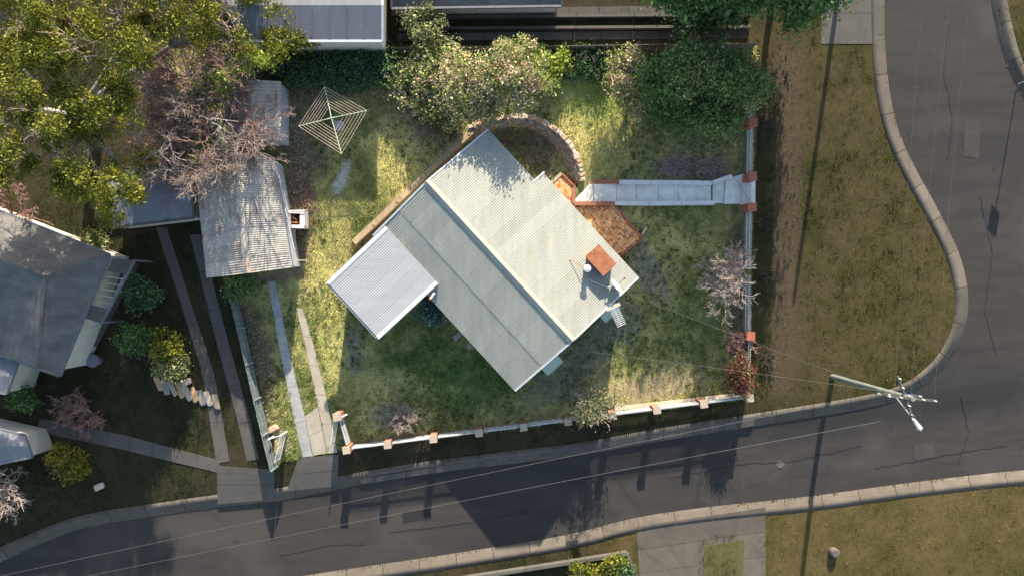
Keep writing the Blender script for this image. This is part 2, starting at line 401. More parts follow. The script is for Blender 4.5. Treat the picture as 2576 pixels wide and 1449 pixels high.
# ------------------------------------------------------------------ flat concrete: strips cut into slabs
FLAT = []     # plan polygons that grass keeps out of
def slabs(name, left, right, m, n, up=.035, th=.12, gap=.012, parent=None, label=None, part='slab', tilt=0):
    """strip between two sheet polylines, cut into n slabs; each slab an object of its own under an Empty of the setting"""
    if parent is None:
        parent = bpy.data.objects.new(name, None); COL.objects.link(parent); struct(parent, label); WLOC[parent.name] = Vector((0, 0, 0))
    def at(line, t):
        L = [math.dist(a, b) for a, b in zip(line[:-1], line[1:])]; d = t*sum(L)
        for (a, b), l in zip(zip(line[:-1], line[1:]), L):
            if d <= l+1e-6: return (a[0]+(b[0]-a[0])*d/l, a[1]+(b[1]-a[1])*d/l)
            d -= l
        return line[-1]
    for i in range(n):
        e = gap/2/S/max(1, math.dist(left[0], left[-1]))*1
        t0, t1 = i/n+e*2, (i+1)/n-e*2; k = 3; mb = MB(); u = up+R.uniform(-.006, .006)
        lp = [G(*at(left, t0+(t1-t0)*j/k), u) for j in range(k+1)]; rp = [G(*at(right, t0+(t1-t0)*j/k), u) for j in range(k+1)]
        for j in range(k): mb.prism([lp[j], lp[j+1], rp[j+1], rp[j]], th)
        obj(part, mb, m, parent)
    FLAT.append([tuple(p) for p in left]+[tuple(p) for p in right[::-1]])
    return parent
slabs('driveway_strip', [(674,708),(705,885),(739,1048),(762,1150)], [(693,706),(728,885),(766,1044),(786,1147)], M['concrete_grey'], 5)
slabs('driveway_strip', [(745,772),(768,867),(801,1022),(824,1140)], [(762,778),(789,867),(822,1004),(849,1138)], M['concrete_tan'], 5)
slabs('driveway', [(767,1046),(788,1146)], [(799,1022),(822,1139)], M['concrete_tan'], 2, .03)
slabs('driveway', [(750,1152),(722,1235)], [(852,1142),(850,1222)], M['footpath'], 2, .03)
slabs('driveway', [(905,1204),(1900,1050)], [(908,1216),(1896,1070)], M['footpath'], 26, .02)     # footpath along the kerb
# the next block's twin drive, crossover and garden path
slabs('driveway_strip', [(392,572),(455,760),(510,940),(545,1165)], [(420,572),(480,760),(540,940),(578,1160)], M['footpath'], 6)
slabs('driveway_strip', [(478,590),(540,840),(596,1050),(622,1160)], [(505,590),(570,840),(628,1050),(652,1155)], M['footpath'], 6)
slabs('driveway', [(545,1170),(548,1268)], [(690,1180),(690,1255)], M['footpath'], 2)
slabs('path', [(100,1052),(320,1095),(552,1158)], [(92,1085),(310,1130),(556,1190)], M['footpath'], 8)
slabs('driveway', [(1600,1325),(1612,1500)], [(1925,1275),(1926,1460)], M['kerb'], 3, .02)
slabs('driveway', [(2070,-120),(2065,112)], [(2212,-120),(2206,112)], M['footpath'], 3, .02)
# a strip of lawn let into the drive across the street
o = obj('lawn', MB().prism([G(1772,1372,.05), G(1872,1356,.05), G(1868,1480,.05), G(1766,1490,.05)], .1), mat('lawn panel', (.045,.05,.012), (.07,.058,.022), 2.5, .95, .8, 24)); struct(o)
PANEL = [(1774,1373),(1870,1358),(1866,1478),(1768,1488)]
# service covers
def cover(px, py, r, label, m):
    c = G(px, py); mb = MB(); z = c.z-KH+.004
    mb.tube((c.x, c.y, z-.05), (c.x, c.y, z+.008), r, r, 20); o = obj('manhole_cover', mb, m)
    rim = MB(); rim.tube((c.x, c.y, z-.05), (c.x, c.y, z+.004), r*1.18, r*1.18, 20); obj('frame', rim, M['dark'], o); WLOC[o.name] = Vector((0,0,0))
    tag(o, label, 'manhole cover')
cover(1965, 1168, .24, 'pale round manhole cover in the middle of the street', M['footpath'])
cover(1652, 1322, .30, 'dark round cover at the far kerb opposite the house', M['dark'])

# old repairs in the asphalt: darker rectangles and poured crack seals, thin sheets on the road
M['tar'] = mat('fresh bitumen patch', (.016,.0145,.0135), (.011,.010,.0095), 2, .8, .4, 30)
M['tar_old'] = mat('older patch', (.040,.035,.030), (.030,.026,.023), 2, .9, .5, 30)
def road_sheet(name, pts, m, up):
    gp_ = [G(*q) for q in pts]; struct(obj(name, MB().quad(*[(q.x, q.y, q.z-KH+up) for q in gp_]), m))
road_sheet('road_patch', [(2300,1120),(2352,1112),(2356,1150),(2304,1158)], M['tar_old'], .009)
road_sheet('road_patch', [(2430,300),(2470,304),(2466,400),(2428,392)], M['tar_old'], .009)
road_sheet('road_patch', [(1010,1290),(1080,1280),(1084,1306),(1014,1316)], M['tar'], .009)
def seal(pts, wd=.045):
    r = random.Random(len(pts)*7+int(pts[0][0])); P = []
    for a, b in zip(pts[:-1], pts[1:]):
        n = max(2, int(math.dist(a, b)/9))
        for i in range(n): P.append(G(a[0]+(b[0]-a[0])*i/n+r.uniform(-2.2,2.2), a[1]+(b[1]-a[1])*i/n+r.uniform(-2.2,2.2)))
    mb = MB(); q0 = None
    for i in range(len(P)):
        d = (P[min(i+1, len(P)-1)]-P[max(0, i-1)]).normalized(); nn = Vector((-d.y, d.x, 0))*wd*r.uniform(.3,.7); c = P[i]+Vector((0,0,-KH+.012))
        if q0: mb.quad(q0[0], q0[1], c-nn, c+nn)
        q0 = (c+nn, c-nn)
    struct(obj('crack_seal', mb, M['tar']))
for pts in ([(2390,60),(2375,180),(2400,300),(2385,420)],[(2470,500),(2500,640),(2480,780),(2510,900)],[(1700,1200),(1850,1170),(2000,1160),(2180,1120)],[(2200,1180),(2360,1150),(2540,1120)],[(980,1340),(1150,1320),(1330,1290)],[(700,1400),(820,1375),(930,1370)],[(2420,1000),(2440,1090),(2410,1180)]): seal(pts)
# ------------------------------------------------------------------ the house
U = Vector((.676,-.737,0)).normalized(); V = Vector((.737,.676,0)).normalized(); Oc = Vector((.163,-6.006,0))   # south corner of the roof
def HP(a, b, z=0): return Oc-U*a+V*b+Vector((0, 0, z))      # a: metres towards the north-west, b: metres towards the north-east
RB, RZ, EZ, BW, AL = 4.44, 4.03, 2.95, 9.82, 12.28
def rz(b): return EZ+(RZ-EZ)*b/RB if b <= RB else RZ-(RZ-EZ)*(b-RB)/(BW-RB)
def corrugated(ax, width, p0, p1, pitch=.125, amp=.010, seg=4):
    """sheet: ax runs across the ribs, from line p0 (top) to p1 (bottom)"""
    p0 = Vector(p0); p1 = Vector(p1); ax = Vector(ax); nr = ax.cross(p1-p0).normalized()
    if nr.z < 0: nr = -nr
    n = max(2, int(round(width/pitch*seg))); v = []; f = []
    for row in (p0, p1):
        for i in range(n+1):
            x = width*i/n; v.append(row+ax*x+nr*amp*math.cos(2*math.pi*x/pitch))
    for i in range(n): f.append((i, i+1, n+2+i, n+1+i))
    return np_mesh('roof_sheet', np.array([tuple(q) for q in v]), np.array(f))
def lay_sheets(roof, a0, a1, top, bot, lift, m, sheet=.75, part='roof_sheet', axis=None, laps=1, fn=HP, pitch=.125, amp=.010):
    a = a0
    k = 0
    while a < a1-.05:
        wd = min(sheet, a1-a); ax = -U if axis is None else axis
        for l in range(laps):
            t0, t1 = l/laps, (l+1)/laps+(.015 if l < laps-1 else 0)
            q0 = fn(a, top[0]+(bot[0]-top[0])*t0, top[1]+(bot[1]-top[1])*t0+lift+(k % 2)*.003-l*.012)
            q1 = fn(a, top[0]+(bot[0]-top[0])*t1, top[1]+(bot[1]-top[1])*t1+lift+(k % 2)*.003-l*.012+(.012 if l < laps-1 else 0))
            o = link(part, corrugated(ax, wd, q0, q1, pitch, amp), m, roof, True)
        a += sheet; k += 1
house = thing('house', 'cream corrugated iron roofed cottage in the middle of the fenced block', 'house', HP(6, 4.5, 0))
wb = MB(); ov = .42
for a0, a1, b0, b1 in ((.28, AL-.28, ov, BW-ov-.62), (.28, 8.0, BW-ov-.62, BW-ov)):
    pts = [HP(a0, b0), HP(a1, b0), HP(a1, b1), HP(a0, b1)]
    wb.prism([Vector((p.x, p.y, EZ-.06)) for p in pts], 3.6)
for a in (.28, AL-.28):       # gable infill
    q = [HP(a, ov, EZ-.07), HP(a, BW-ov-.62, EZ-.07), HP(a, RB, RZ-.16)]; d = U*(.08 if a < 1 else -.08)
    wb.prism([q[0]-d, q[1]-d, q[1]+d, q[0]+d], .02)
    wb.quad(*(x for x in q)); wb.quad(*(x-d for x in q[::-1]))
obj('wall', wb, M['wall'], house)
rm = MB()     # framing under the iron
rm.quad(HP(0,0,EZ-.02), HP(AL,0,EZ-.02), HP(AL,RB,RZ-.02), HP(0,RB,RZ-.02))
rm.quad(HP(0,RB,RZ-.02), HP(8.22,RB,RZ-.02), HP(8.22,BW,EZ-.02), HP(0,BW,EZ-.02))
rm.quad(HP(8.22,RB,RZ-.02), HP(AL,RB,RZ-.02), HP(AL,9.16,rz(9.16)-.02), HP(8.22,9.16,rz(9.16)-.02))
roof = obj('roof', rm, M['trim'], house)
lay_sheets(roof, .06, AL-.06, (RB, RZ), (-.02, EZ-.005), .02, M['roof'], laps=2)
lay_sheets(roof, 0, 8.25, (RB, RZ), (BW+.02, EZ-.004), .02, M['roof'])
lay_sheets(roof, 8.25, AL-.06, (RB, RZ), (9.18, rz(9.18)), .02, M['roof'])
rc = MB()     # ridge capping
for s, bb in ((-1, RB-.24), (1, RB+.24)):
    rc.quad(HP(-.03, RB, RZ+.115), HP(AL+.03, RB, RZ+.115), HP(AL+.03, bb, rz(bb)+.07), HP(-.03, bb, rz(bb)+.07))
rc.tube(HP(-.03, RB, RZ+.10), HP(AL+.03, RB, RZ+.10), .035, .035, 8); obj('ridge_cap', rc, M['roof'], roof)
for pa, pb in ((-.02, None), (AL+.02, None)):
    bm_ = MB()
    for b0, b1 in ((0, RB), (RB, BW if pa < 1 else 9.16)):
        bm_.beam(HP(pa, b0, rz(b0)+.055), HP(pa, b1, rz(b1)+.055), .10, .2)
    obj('barge_board', bm_, M['trim'], roof)
def gutter(p, q):
    mb = MB(); p = Vector(p); q = Vector(q); d = (q-p).normalized(); n = Vector((d.y, -d.x, 0))
    mb.beam(p+n*.02, q+n*.02, .014, .10); mb.beam(p+n*.11, q+n*.11, .02, .10)
    fl = Vector((0, 0, -.09)); mb.beam(p+n*.065+fl, q+n*.065+fl, .09, .012)
    return mb
obj('gutter', gutter(HP(0, -.02, EZ-.03), HP(7.66, -.02, EZ-.03)), M['trim'], roof)
obj('gutter', gutter(HP(8.22, BW+.02, EZ-.03), HP(0, BW+.02, EZ-.03)), M['trim'], roof)
obj('gutter', gutter(HP(AL, 9.18, EZ+.12), HP(8.36, 9.18, EZ+.12)), M['trim'], roof)
jb = MB(); jb.beam(HP(8.26, 9.0, rz(9.0)+.04), HP(8.26, BW+.1, EZ+.05), .10, .2); obj('barge_board', jb, M['trim'], roof)
# fly-over roof of the back room
FA0, FA1, FB0, FB1, FZ0, FZ1 = 7.62, 12.14, .93, -3.82, 3.36, 2.93
fr = MB(); fr.quad(HP(FA0,FB0,FZ0-.03), HP(FA1,FB0,FZ0-.03), HP(FA1,FB1,FZ1-.03), HP(FA0,FB1,FZ1-.03))
fr.beam(HP(FA0,FB0-.06,FZ0-.03), HP(FA1,FB0-.06,FZ0-.03), .06, .16)
fly = obj('back_roof', fr, M['trim'], house); tag(fly, 'paler newer roof over the back room', None)
lay_sheets(fly, FA0+.22, FA1-.22, (FB0, FZ0), (FB1, FZ1), .02, M['roof_new'], sheet=.75)
for a in (FA0+.11, FA1-.11):
    b = MB(); b.beam(HP(a, FB0+.02, FZ0+.045), HP(a, FB1-.02, FZ1+.045), .24, .03); b.beam(HP(a+(.11 if a > 9 else -.11), FB0, FZ0+.03), HP(a+(.11 if a > 9 else -.11), FB1, FZ1+.03), .03, .18)
    obj('barge_flashing', b, M['trim'], fly)
obj('gutter', gutter(HP(FA1, FB1, FZ1-.03), HP(FA0, FB1, FZ1-.03)), M['trim'], fly)
bw = MB(); bw.prism([HP(FA0+.35, .2, FZ1-.06), HP(FA1-.45, .2, FZ1-.06), HP(FA1-.45, FB1+.5, FZ1-.1), HP(FA0+.35, FB1+.5, FZ1-.1)], 3.5)
obj('wall', bw, M['wall'], house)
# windows of every outer wall, mostly under the eaves
def window(a, b, along, out, w_=1.2, z0=.9, z1=2.1):
    al = U if along == 'a' else V; c = HP(a, b, 0); out = Vector(out); fm = MB()
    p = [c-al*w_/2, c+al*w_/2]
    for x, y, zz0, zz1 in ((p[0], p[0]+al*.07, z0, z1), (p[1]-al*.07, p[1], z0, z1), (p[0]+al*.07, p[1]-al*.07, z1-.07, z1), (p[0]+al*.07, p[1]-al*.07, z0, z0+.07), (c-al*.03, c+al*.03, z0+.07, z1-.07)):
        fm.prism([x+Vector((0,0,zz1)), y+Vector((0,0,zz1)), y+out*.06+Vector((0,0,zz1)), x+out*.06+Vector((0,0,zz1))], zz1-zz0)
    f = obj('window', fm, M['white'], house); gm = MB()
    gm.quad(*[q+out*.02 for q in (p[0]+Vector((0,0,z0)), p[1]+Vector((0,0,z0)), p[1]+Vector((0,0,z1)), p[0]+Vector((0,0,z1)))]); obj('pane', gm, M['glass'], f)
M['glass'] = mat('window glass', (.03,.035,.04), None, 2, .08, 0, spec=.6)
for b in (2.6, 7.3): window(.28, b, 'b', U)
for a in (2.2, 4.9): window(a, ov, 'a', -V)
for a in (9.6, 11.2, 2.0, 5.6): window(a, (BW-ov-.62) if a > 8.2 else BW-ov, 'a', V)
for b in (2.6, 7.3):   # pale awnings over the end windows
    mb = MB(); mb.prism([HP(.20, b-.62, 2.38), HP(-.80, b-.62, 2.05), HP(-.80, b+.62, 2.05), HP(.20, b+.62, 2.38)], .03)
    mb.beam(HP(-.80, b-.62, 2.07), HP(-.80, b+.62, 2.07), .03, .16)
    for e in (-.62, .62): mb.tube(HP(-.78, b+e, 2.0), HP(.26, b+e, 1.7), .015, .015, 6)
    obj('awning', mb, M['awning'], house)
for px, py in ((1153,843),(1187,866)):
    c = W(px, py, 1.3); mb = MB(); ang = Matrix.Rotation(math.atan2(V.y, V.x), 3, 'Z'); mb.box(c, (.7,.3,.12), ang); mb.box(c-Vector((0,0,.2)), (.6,.22,.3), ang); obj('wall_hood', mb, mat('brown hood', (.25,.18,.14), None, 4, .8, .1), house)
# chimney
cz = rz(8.6)
cm = MB(); cm.prism([HP(1.6, 8.32, 4.0), HP(2.94, 8.32, 4.0), HP(2.94, 9.16, 4.0), HP(1.6, 9.16, 4.0)], 1.3); ch = obj('chimney', cm, M['brickred'], roof)
cm = MB(); cm.prism([HP(1.50, 8.24, 4.04), HP(3.04, 8.24, 4.04), HP(3.04, 9.26, 4.12), HP(1.50, 9.26, 4.12)], .05); tag(obj('chimney_cover', cm, M['rust'], house), 'rusty sheet iron cover', None)
# flue with stays
fl = thing('flue', 'round white stove flue beside the rusty chimney cover', 'flue', HP(2.45, 7.85, rz(7.85)))
mb = MB(); mb.tube(HP(2.45, 7.85, rz(7.85)-.2), HP(2.45, 7.85, 4.15), .15, .15, 18); obj('pipe', mb, M['steel'], fl)
mb = MB(); mb.tube(HP(2.45, 7.85, 4.17), HP(2.45, 7.85, 4.27), .22, .20, 20); mb.tube(HP(2.45, 7.85, 4.27), HP(2.45, 7.85, 4.31), .20, .04, 20); obj('cowl', mb, M['trim'], fl)
for a, b in ((3.5, 7.5), (2.0, 8.3)):
    mb = MB(); mb.tube(HP(2.45, 7.85, 4.0), HP(a, b, rz(b)+.04), .018, .018, 6); obj('stay', mb, M['rust'], fl)
# satellite dish
dc = W(1550, 718, 3.75); nrm = (V*.85+U*.05+Vector((0,0,.36))).normalized()
di = thing('satellite_dish', 'round grey satellite dish on the roof near the chimney', 'satellite dish', HP(.72, 8.25, rz(8.25)))
e1 = nrm.orthogonal().normalized(); e2 = nrm.cross(e1); mb = MB(); RD = .46; rows = []
for j in range(6):
    r = RD*j/5; rows.append([dc+nrm*(.30*r*r-.05)+(e1*math.cos(2*math.pi*k/28)+e2*math.sin(2*math.pi*k/28))*r for k in range(28)])
for off in (0, -.02):
    for j in range(5):
        for k in range(28): l = (k+1) % 28; mb.quad(*(q+nrm*off for q in (rows[j][k], rows[j+1][k], rows[j+1][l], rows[j][l])))
obj('reflector', mb, M['trim'], di)
pb_ = HP(.85, 8.0, rz(8.0)); mb = MB(); mb.tube(pb_, pb_+Vector((0,0,.55)), .03, .03, 8); mb.tube(pb_+Vector((0,0,.55)), dc-nrm*.06, .035, .035, 8); mb.tube(pb_+Vector((0,0,.35)), HP(2.0, 7.5, rz(7.5)+.03), .018, .018, 6); obj('mast', mb, M['steel'], di)
mb = MB(); mb.tube(dc-nrm*.04-e1*0, dc+nrm*.55+V*.12-Vector((0,0,.2)), .014, .014, 6); mb.box(dc+nrm*.55+V*.12-Vector((0,0,.2)), (.1,.1,.1)); obj('feed_arm', mb, M['dark'], di)
# television aerial on a mast at the gable
z = 4.9; a0 = W(1541,768,z); a1 = W(1564,818,z)
an = thing('tv_antenna', 'television aerial with many short rods on a mast at the gable end', 'antenna', (a0.x, a0.y, 2.4))
mb = MB(); mb.tube((a0.x-.05, a0.y+.05, 2.2), (a0.x-.05, a0.y+.05, z+.05), .022, .022, 8); obj('mast', mb, M['steel'], an)
mb = MB(); mb.beam(a0, a1, .03, .03); obj('boom', mb, M['white'], an)
dv = (a1-a0); pn = Vector((-dv.y, dv.x, 0)).normalized()
for i in range(11):
    c = a0.lerp(a1, .14+.085*i); mb = MB(); mb.beam(c-pn*.27+Vector((0,0,.02)), c+pn*.27+Vector((0,0,.02)), .028, .03); obj('rod', mb, M['white'], an)
mb = MB()
for i in range(6):
    for sgn in (1,-1):
        c = a0+dv.normalized()*(.02)+Vector((0,0,.02)); q = c+pn*sgn*(.08+i*.062); mb.beam(q+Vector((0,0,-.16)), q+dv.normalized()*.16+Vector((0,0,.06)), .025, .025)
    mb.beam(a0-pn*.42+dv.normalized()*(.01+i*.028), a0+pn*.42+dv.normalized()*(.01+i*.028), .012, .012)
obj('reflector', mb, M['timber_pale'], an)
# vent pipe in the nook between the roofs
vp = thing('vent_pipe', 'short bent white vent pipe in the nook beside the back roof', 'vent pipe', HP(7.36, .35, rz(.35)))
c = HP(7.36, .38, rz(.38)); mb = MB(); mb.tube(c-Vector((0,0,.1)), c+Vector((0,0,.5)), .06, .06, 10); mb.tube(c+Vector((0,0,.46)), c+Vector((0,0,.5))-V*.3+-U*-.1, .06, .06, 10); obj('pipe', mb, M['white'], vp)
mb = MB(); q = c+Vector((0,0,.5))-V*.3+U*.1; mb.tube(q, q-V*.1, .09, .075, 12); obj('cap', mb, M['rust'], vp)
HOUSEPOLY = [to_plan(p.x, p.y) for p in (HP(0,0), HP(7.7,0), HP(FA0,FB1), HP(FA1,FB1), HP(FA1,0), HP(AL,9.16), HP(8.2,9.3), HP(0,BW))]

# ------------------------------------------------------------------ sheds on the west boundary
def shed(label, pts_ridge, east, base_z, rz_, ez_, west, wallm, roofm, name='shed', nseg=.8, pitch=.13):
    """gabled iron shed: ridge and eave lines in sheet units (north end first), heights absolute"""
    r0, r1 = (W(*p, rz_) for p in pts_ridge); e0, e1 = (W(*p, ez_) for p in east); w0, w1 = (W(*p, ez_) for p in west)
    t = thing(name, label, 'shed', ((e0+w1)/2).xy.to_3d()+Vector((0,0,base_z)))
    wl = MB(); ins = .12
    for a, b in ((e0, e1), (e1, w1), (w1, w0), (w0, e0)):
        cen = (e0+e1+w0+w1)/4; A = a.lerp(cen, .03); B = b.lerp(cen, .03)
        wl.quad((A.x, A.y, base_z), (B.x, B.y, base_z), (B.x, B.y, ez_-.03), (A.x, A.y, ez_-.03))
    for e, w2, r in ((e0, w0, r0), (e1, w1, r1)):
        cen = (e0+e1+w0+w1)/4; k = .03; wl.quad(e.lerp(cen, k)-Vector((0,0,.03)), w2.lerp(cen, k)-Vector((0,0,.03)), r.lerp(cen, k)-Vector((0,0,.06)))
    obj('wall', wl, wallm, t)
    rb = MB(); d = Vector((0,0,.03)); rb.quad(r0-d, r1-d, e1-d, e0-d); rb.quad(r0-d, w0-d, w1-d, r1-d); rf_ = obj('roof', rb, M['roof_grey'], t)
    for lo0, lo1 in ((e0, e1), (w0, w1)):
        L = (r1-r0).length; n = max(1, int(L/nseg))
        for i in range(n):
            t0, t1 = i/n, (i+1)/n+.004; A = r0.lerp(r1, t0); B = r0.lerp(r1, min(1, t1)); C = lo0.lerp(lo1, min(1, t1)); D = lo0.lerp(lo1, t0)
            nr = (B-A).cross(D-A).normalized(); nr = nr if nr.z > 0 else -nr; m_ = int((B-A).length/pitch)*4; v = []; f = []
            for p, q in ((A, B), (D, C)):
                for k in range(m_+1): v.append(tuple(p.lerp(q, k/m_)+nr*(.019*math.cos(k/4*2*math.pi)+.012+(i % 2)*.004)))
            for k in range(m_): f.append((k, k+1, m_+2+k, m_+1+k))
            link('roof_sheet', np_mesh('roof_sheet', np.array(v), np.array(f)), roofm, rf_, True)
    rc = MB(); up = Vector((0,0,.06))
    for lo0, lo1 in ((e0, e1), (w0, w1)):
        a = (lo0-r0).normalized()*.2; b = (lo1-r1).normalized()*.2; rc.quad(r0+up, r1+up, r1+b+up*.6, r0+a+up*.6)
    obj('ridge_cap', rc, roofm, rf_); return t
M['iron_wall'] = mat('grey iron wall', (.36,.365,.38), (.27,.275,.29), 1.5, .65, .6, 12, stretch=(1.57, (7, .3, 1)))
garage = shed('long rusty corrugated iron garage under the bare tree on the west boundary', ((588,385),(624,687)), ((690,398),(733,672)), -.05, 3.15, 2.45, ((490,425),(520,699)), M['iron_wall'], M['roof_old'], 'garage')
gb = MB(); q0 = W(700,440,2.3); q1 = W(738,625,2.3); gb.tube(q0, q1, .07, .07, 8); obj('gutter', gb, M['steel'], garage)
gb = MB(); gb.beam(W(742,560,1.0), W(741,655,1.0), .05, .05); gb.beam(W(741,655,1.0), W(772,655,.9), .05, .05); obj('rail', gb, M['timber_pale'], garage)
shed2 = shed('small corrugated iron shed with a grey side wall, north of the garage', ((629,202),(640,352)), ((707,206),(707,355)), .45, 3.0, 2.55, ((560,202),(570,352)), M['iron_wall'], M['roof_old'], 'garden_shed', pitch=.2)
SHEDPOLY = [[(480,410),(700,398),(745,672),(520,700)],[(560,200),(732,205),(735,358),(570,358)]]

# ------------------------------------------------------------------ neighbours
def gable_house(name, label, quad, ridge, ez_, rz_, base, roofm, wallm, cat='house', fascia=None):
    t = thing(name, label, cat, W(*quad[2], base)); q = [W(*p, ez_) for p in quad]; r = [W(*p, rz_) for p in ridge]
    mb = MB(); c = sum((x for x in q), Vector())/4; p = [x.lerp(c, .05) for x in q]
    for i in range(4): a, b = p[i], p[(i+1) % 4]; mb.quad((a.x,a.y,base), (b.x,b.y,base), (b.x,b.y,ez_-.02), (a.x,a.y,ez_-.02))
    for e, w2, rr in ((q[0], q[3], r[0]), (q[1], q[2], r[1])): mb.quad(e.lerp(c,.05)-Vector((0,0,.02)), w2.lerp(c,.05)-Vector((0,0,.02)), rr.lerp(c,.05)-Vector((0,0,.05)))
    obj('wall', mb, wallm, t)
    mb = MB(); mb.quad(q[0], q[1], r[1], r[0]); mb.quad(r[0], r[1], q[2], q[3]); ro_ = obj('roof', mb, roofm, t)
    mb = MB()
    for a, b in ((q[0],q[1]),(q[1],r[1]),(r[1],q[2]),(q[2],q[3]),(q[3],r[0]),(r[0],q[0])): mb.beam(a+Vector((0,0,.03)), b+Vector((0,0,.03)), .12, .18)
    obj('fascia', mb, fascia or M['roof_grey'], ro_)
    return t, ro_, q, r
t_, ro_, q_, r_ = gable_house('garage', 'flat grey metal roofed outbuilding behind the hedge at the top left', ((560,-160),(962,-160),(962,104),(560,104)), ((560,14),(962,14)), 4.0, 4.5, 1.0, M['roof_grey'], M['wall'], 'outbuilding', M['trim'])
for i in range(9):
    x0 = 565+i*44; mb = MB(); mb.beam(W(x0,16,4.53), W(x0,103,4.03), .05, .04); obj('roof_seam', mb, M['roof_grey'], ro_)
gable_house('house', 'long low roofed house along the top edge beyond the back fence', ((985,-330),(1440,-330),(1412,16),(985,22)), ((985,-150),(1425,-150)), 2.8, 4.0, 1.2, M['tile'], M['wall'])
# west neighbour: hipped roof with a wing, and a pergola along its east wall
nb = thing('house', 'grey roofed neighbouring house cut by the left edge', 'house', G(150, 800))
VV = {k: W(x, y, z) for k, (x, y, z) in dict(A=(-330,400,2.9), B=(275,640,2.9), C=(150,945,2.9), R1=(116,693,4.5), R0=(-330,540,4.5), G=(92,925,3.9), K=(0,893,2.9), L=(40,722,3.6), Mm=(-330,800,2.9)).items()}
for key, mm in (('A B R1 R0', 'tile'), ('B C G R1', 'tile'), ('R1 G K L', 'tile'), ('R0 R1 L Mm', 'tile'), ('L K Mm', 'tile'), ('C K G', 'tile')):
    pts = [VV[k] for k in key.split()]; mb = MB(); mb.quad(*pts)
    obj('roof_plane', mb, M[mm], nb)
mb = MB(); pg = [VV[k].lerp(VV['R1'], .06) for k in 'A B C K Mm'.split()]
for i in range(5): a, b = pg[i], pg[(i+1) % 5]; mb.quad((a.x,a.y,-.2),(b.x,b.y,-.2),(b.x,b.y,2.85),(a.x,a.y,2.85))
obj('wall', mb, M['wall'], nb)
mb = MB()
for a, b in (('A','B'),('B','C'),('C','K'),('K','Mm')): mb.beam(VV[a]+Vector((0,0,.04)), VV[b]+Vector((0,0,.04)), .13, .16)
obj('gutter', mb, M['roof_grey'], nb)
mb = MB()
for a, b in (('R0','R1'),('R1','G'),('R1','B'),('G','C')): mb.tube(VV[a]+Vector((0,0,.02)), VV[b]+Vector((0,0,.02)), .09, .09, 6)
obj('ridge_cap', mb, M['tile'], nb)
pa, pb2 = W(335,655,2.6), W(252,812,2.6); wa, wb2 = W(285,650,2.75), W(215,800,2.75)
mb = MB(); mb.beam(pa, pb2, .18, .18); obj('pergola_beam', mb, M['roof_grey'], nb)
mb = MB()
for p in (pa, pa.lerp(pb2,.5), pb2): mb.tube((p.x,p.y,-.1), (p.x,p.y,2.5), .06, .06, 8)
obj('post', mb, M['roof_grey'], nb)
for i, (t0, t1) in enumerate(((0,.22),(.78,1.0))):
    mb = MB(); mb.prism([pa.lerp(pb2,t0)+Vector((0,0,.04)), pa.lerp(pb2,t1)+Vector((0,0,.04)), wa.lerp(wb2,t1), wa.lerp(wb2,t0)], .04); obj('pergola_panel', mb, M['footpath'], nb)
for i in range(5):
    a = pa.lerp(pb2, .3+.1*i); b = wa.lerp(wb2, .3+.1*i); mb = MB(); mb.beam(a+Vector((0,0,.03)), b, .06, .1); obj('rafter', mb, M['timber'], nb)
dk = MB(); dk.prism([G(275,655,.35), G(352,665,.35), G(225,905,.35), G(165,930,.35)], .4); obj('verandah_floor', dk, M['footpath'], nb)
for i, (a, b, zt) in enumerate((((200,905),(262,900),.3),((235,905),(282,930),.2))): pass
gable_house('garage', 'grey roofed carport beside the left neighbour under the gum tree', ((278,425),(474,415),(487,548),(281,573)), ((276,500),(481,482)), 2.5, 2.75, -.1, M['roof_grey'], M['wall'], 'carport', M['footpath'])
gable_house('shed', 'small grey shed roof at the lower left edge', ((-90,1060),(60,1095),(78,1150),(-90,1185)), ((-90,1118),(70,1122)), 2.0, 2.3, -.7, M['roof_grey'], M['wall'], 'shed', M['roof_grey'])
gable_house('porch', 'pale porch roof below the left neighbouring house', ((-60,895),(45,908),(15,990),(-90,975)), ((-75,935),(30,948)), 2.5, 2.7, -.3, M['roof_grey'], M['wall'], 'porch', M['roof_grey'])
NEIGHPOLY = [[(-400,400),(275,640),(345,660),(230,910),(150,945),(0,905),(-400,800)],[(280,430),(487,420),(487,570),(280,575)],[(560,-200),(985,-200),(985,150),(560,150)],[(985,-330),(1440,-330),(1420,60),(985,60)]]
# ------------------------------------------------------------------ timber sleeper wall
sw = thing('retaining_wall', 'straight timber sleeper retaining wall along the back of the house', 'retaining wall', G(1040, 480))
line = [(889,611),(948,556),(1008,498),(1070,440),(1130,384),(1188,328)]
for i, (a, b) in enumerate(zip(line[:-1], line[1:])):
    n_ = (-14,-14); A0 = G(a[0]+n_[0], a[1]+n_[1]); B0 = G(b[0]+n_[0], b[1]+n_[1]); zt = max(A0.z, B0.z)+.10
    A = W(*a, A0.z+.10); B = W(*b, B0.z+.10); d = (B-A).normalized()*.012
    for l in range(2+(i > 1)):
        mb = MB(); o_ = Vector((0,0,-.24*l)); sh = Vector((-.02*l, .02*l, 0))
        mb.beam(A+d+o_, B-d+o_, .36-(.03*l), .235); me = mb.mesh('sleeper'); ob = link('sleeper', me, M['timber'], sw)
    mb = MB(); pp = B-Vector((.20,.22,0)); mb.box((pp.x-.0, pp.y-.0, zt-.45), (.12,.12,.95), Matrix.Rotation(.75,3,'Z')); obj('post', mb, M['timber'], sw)
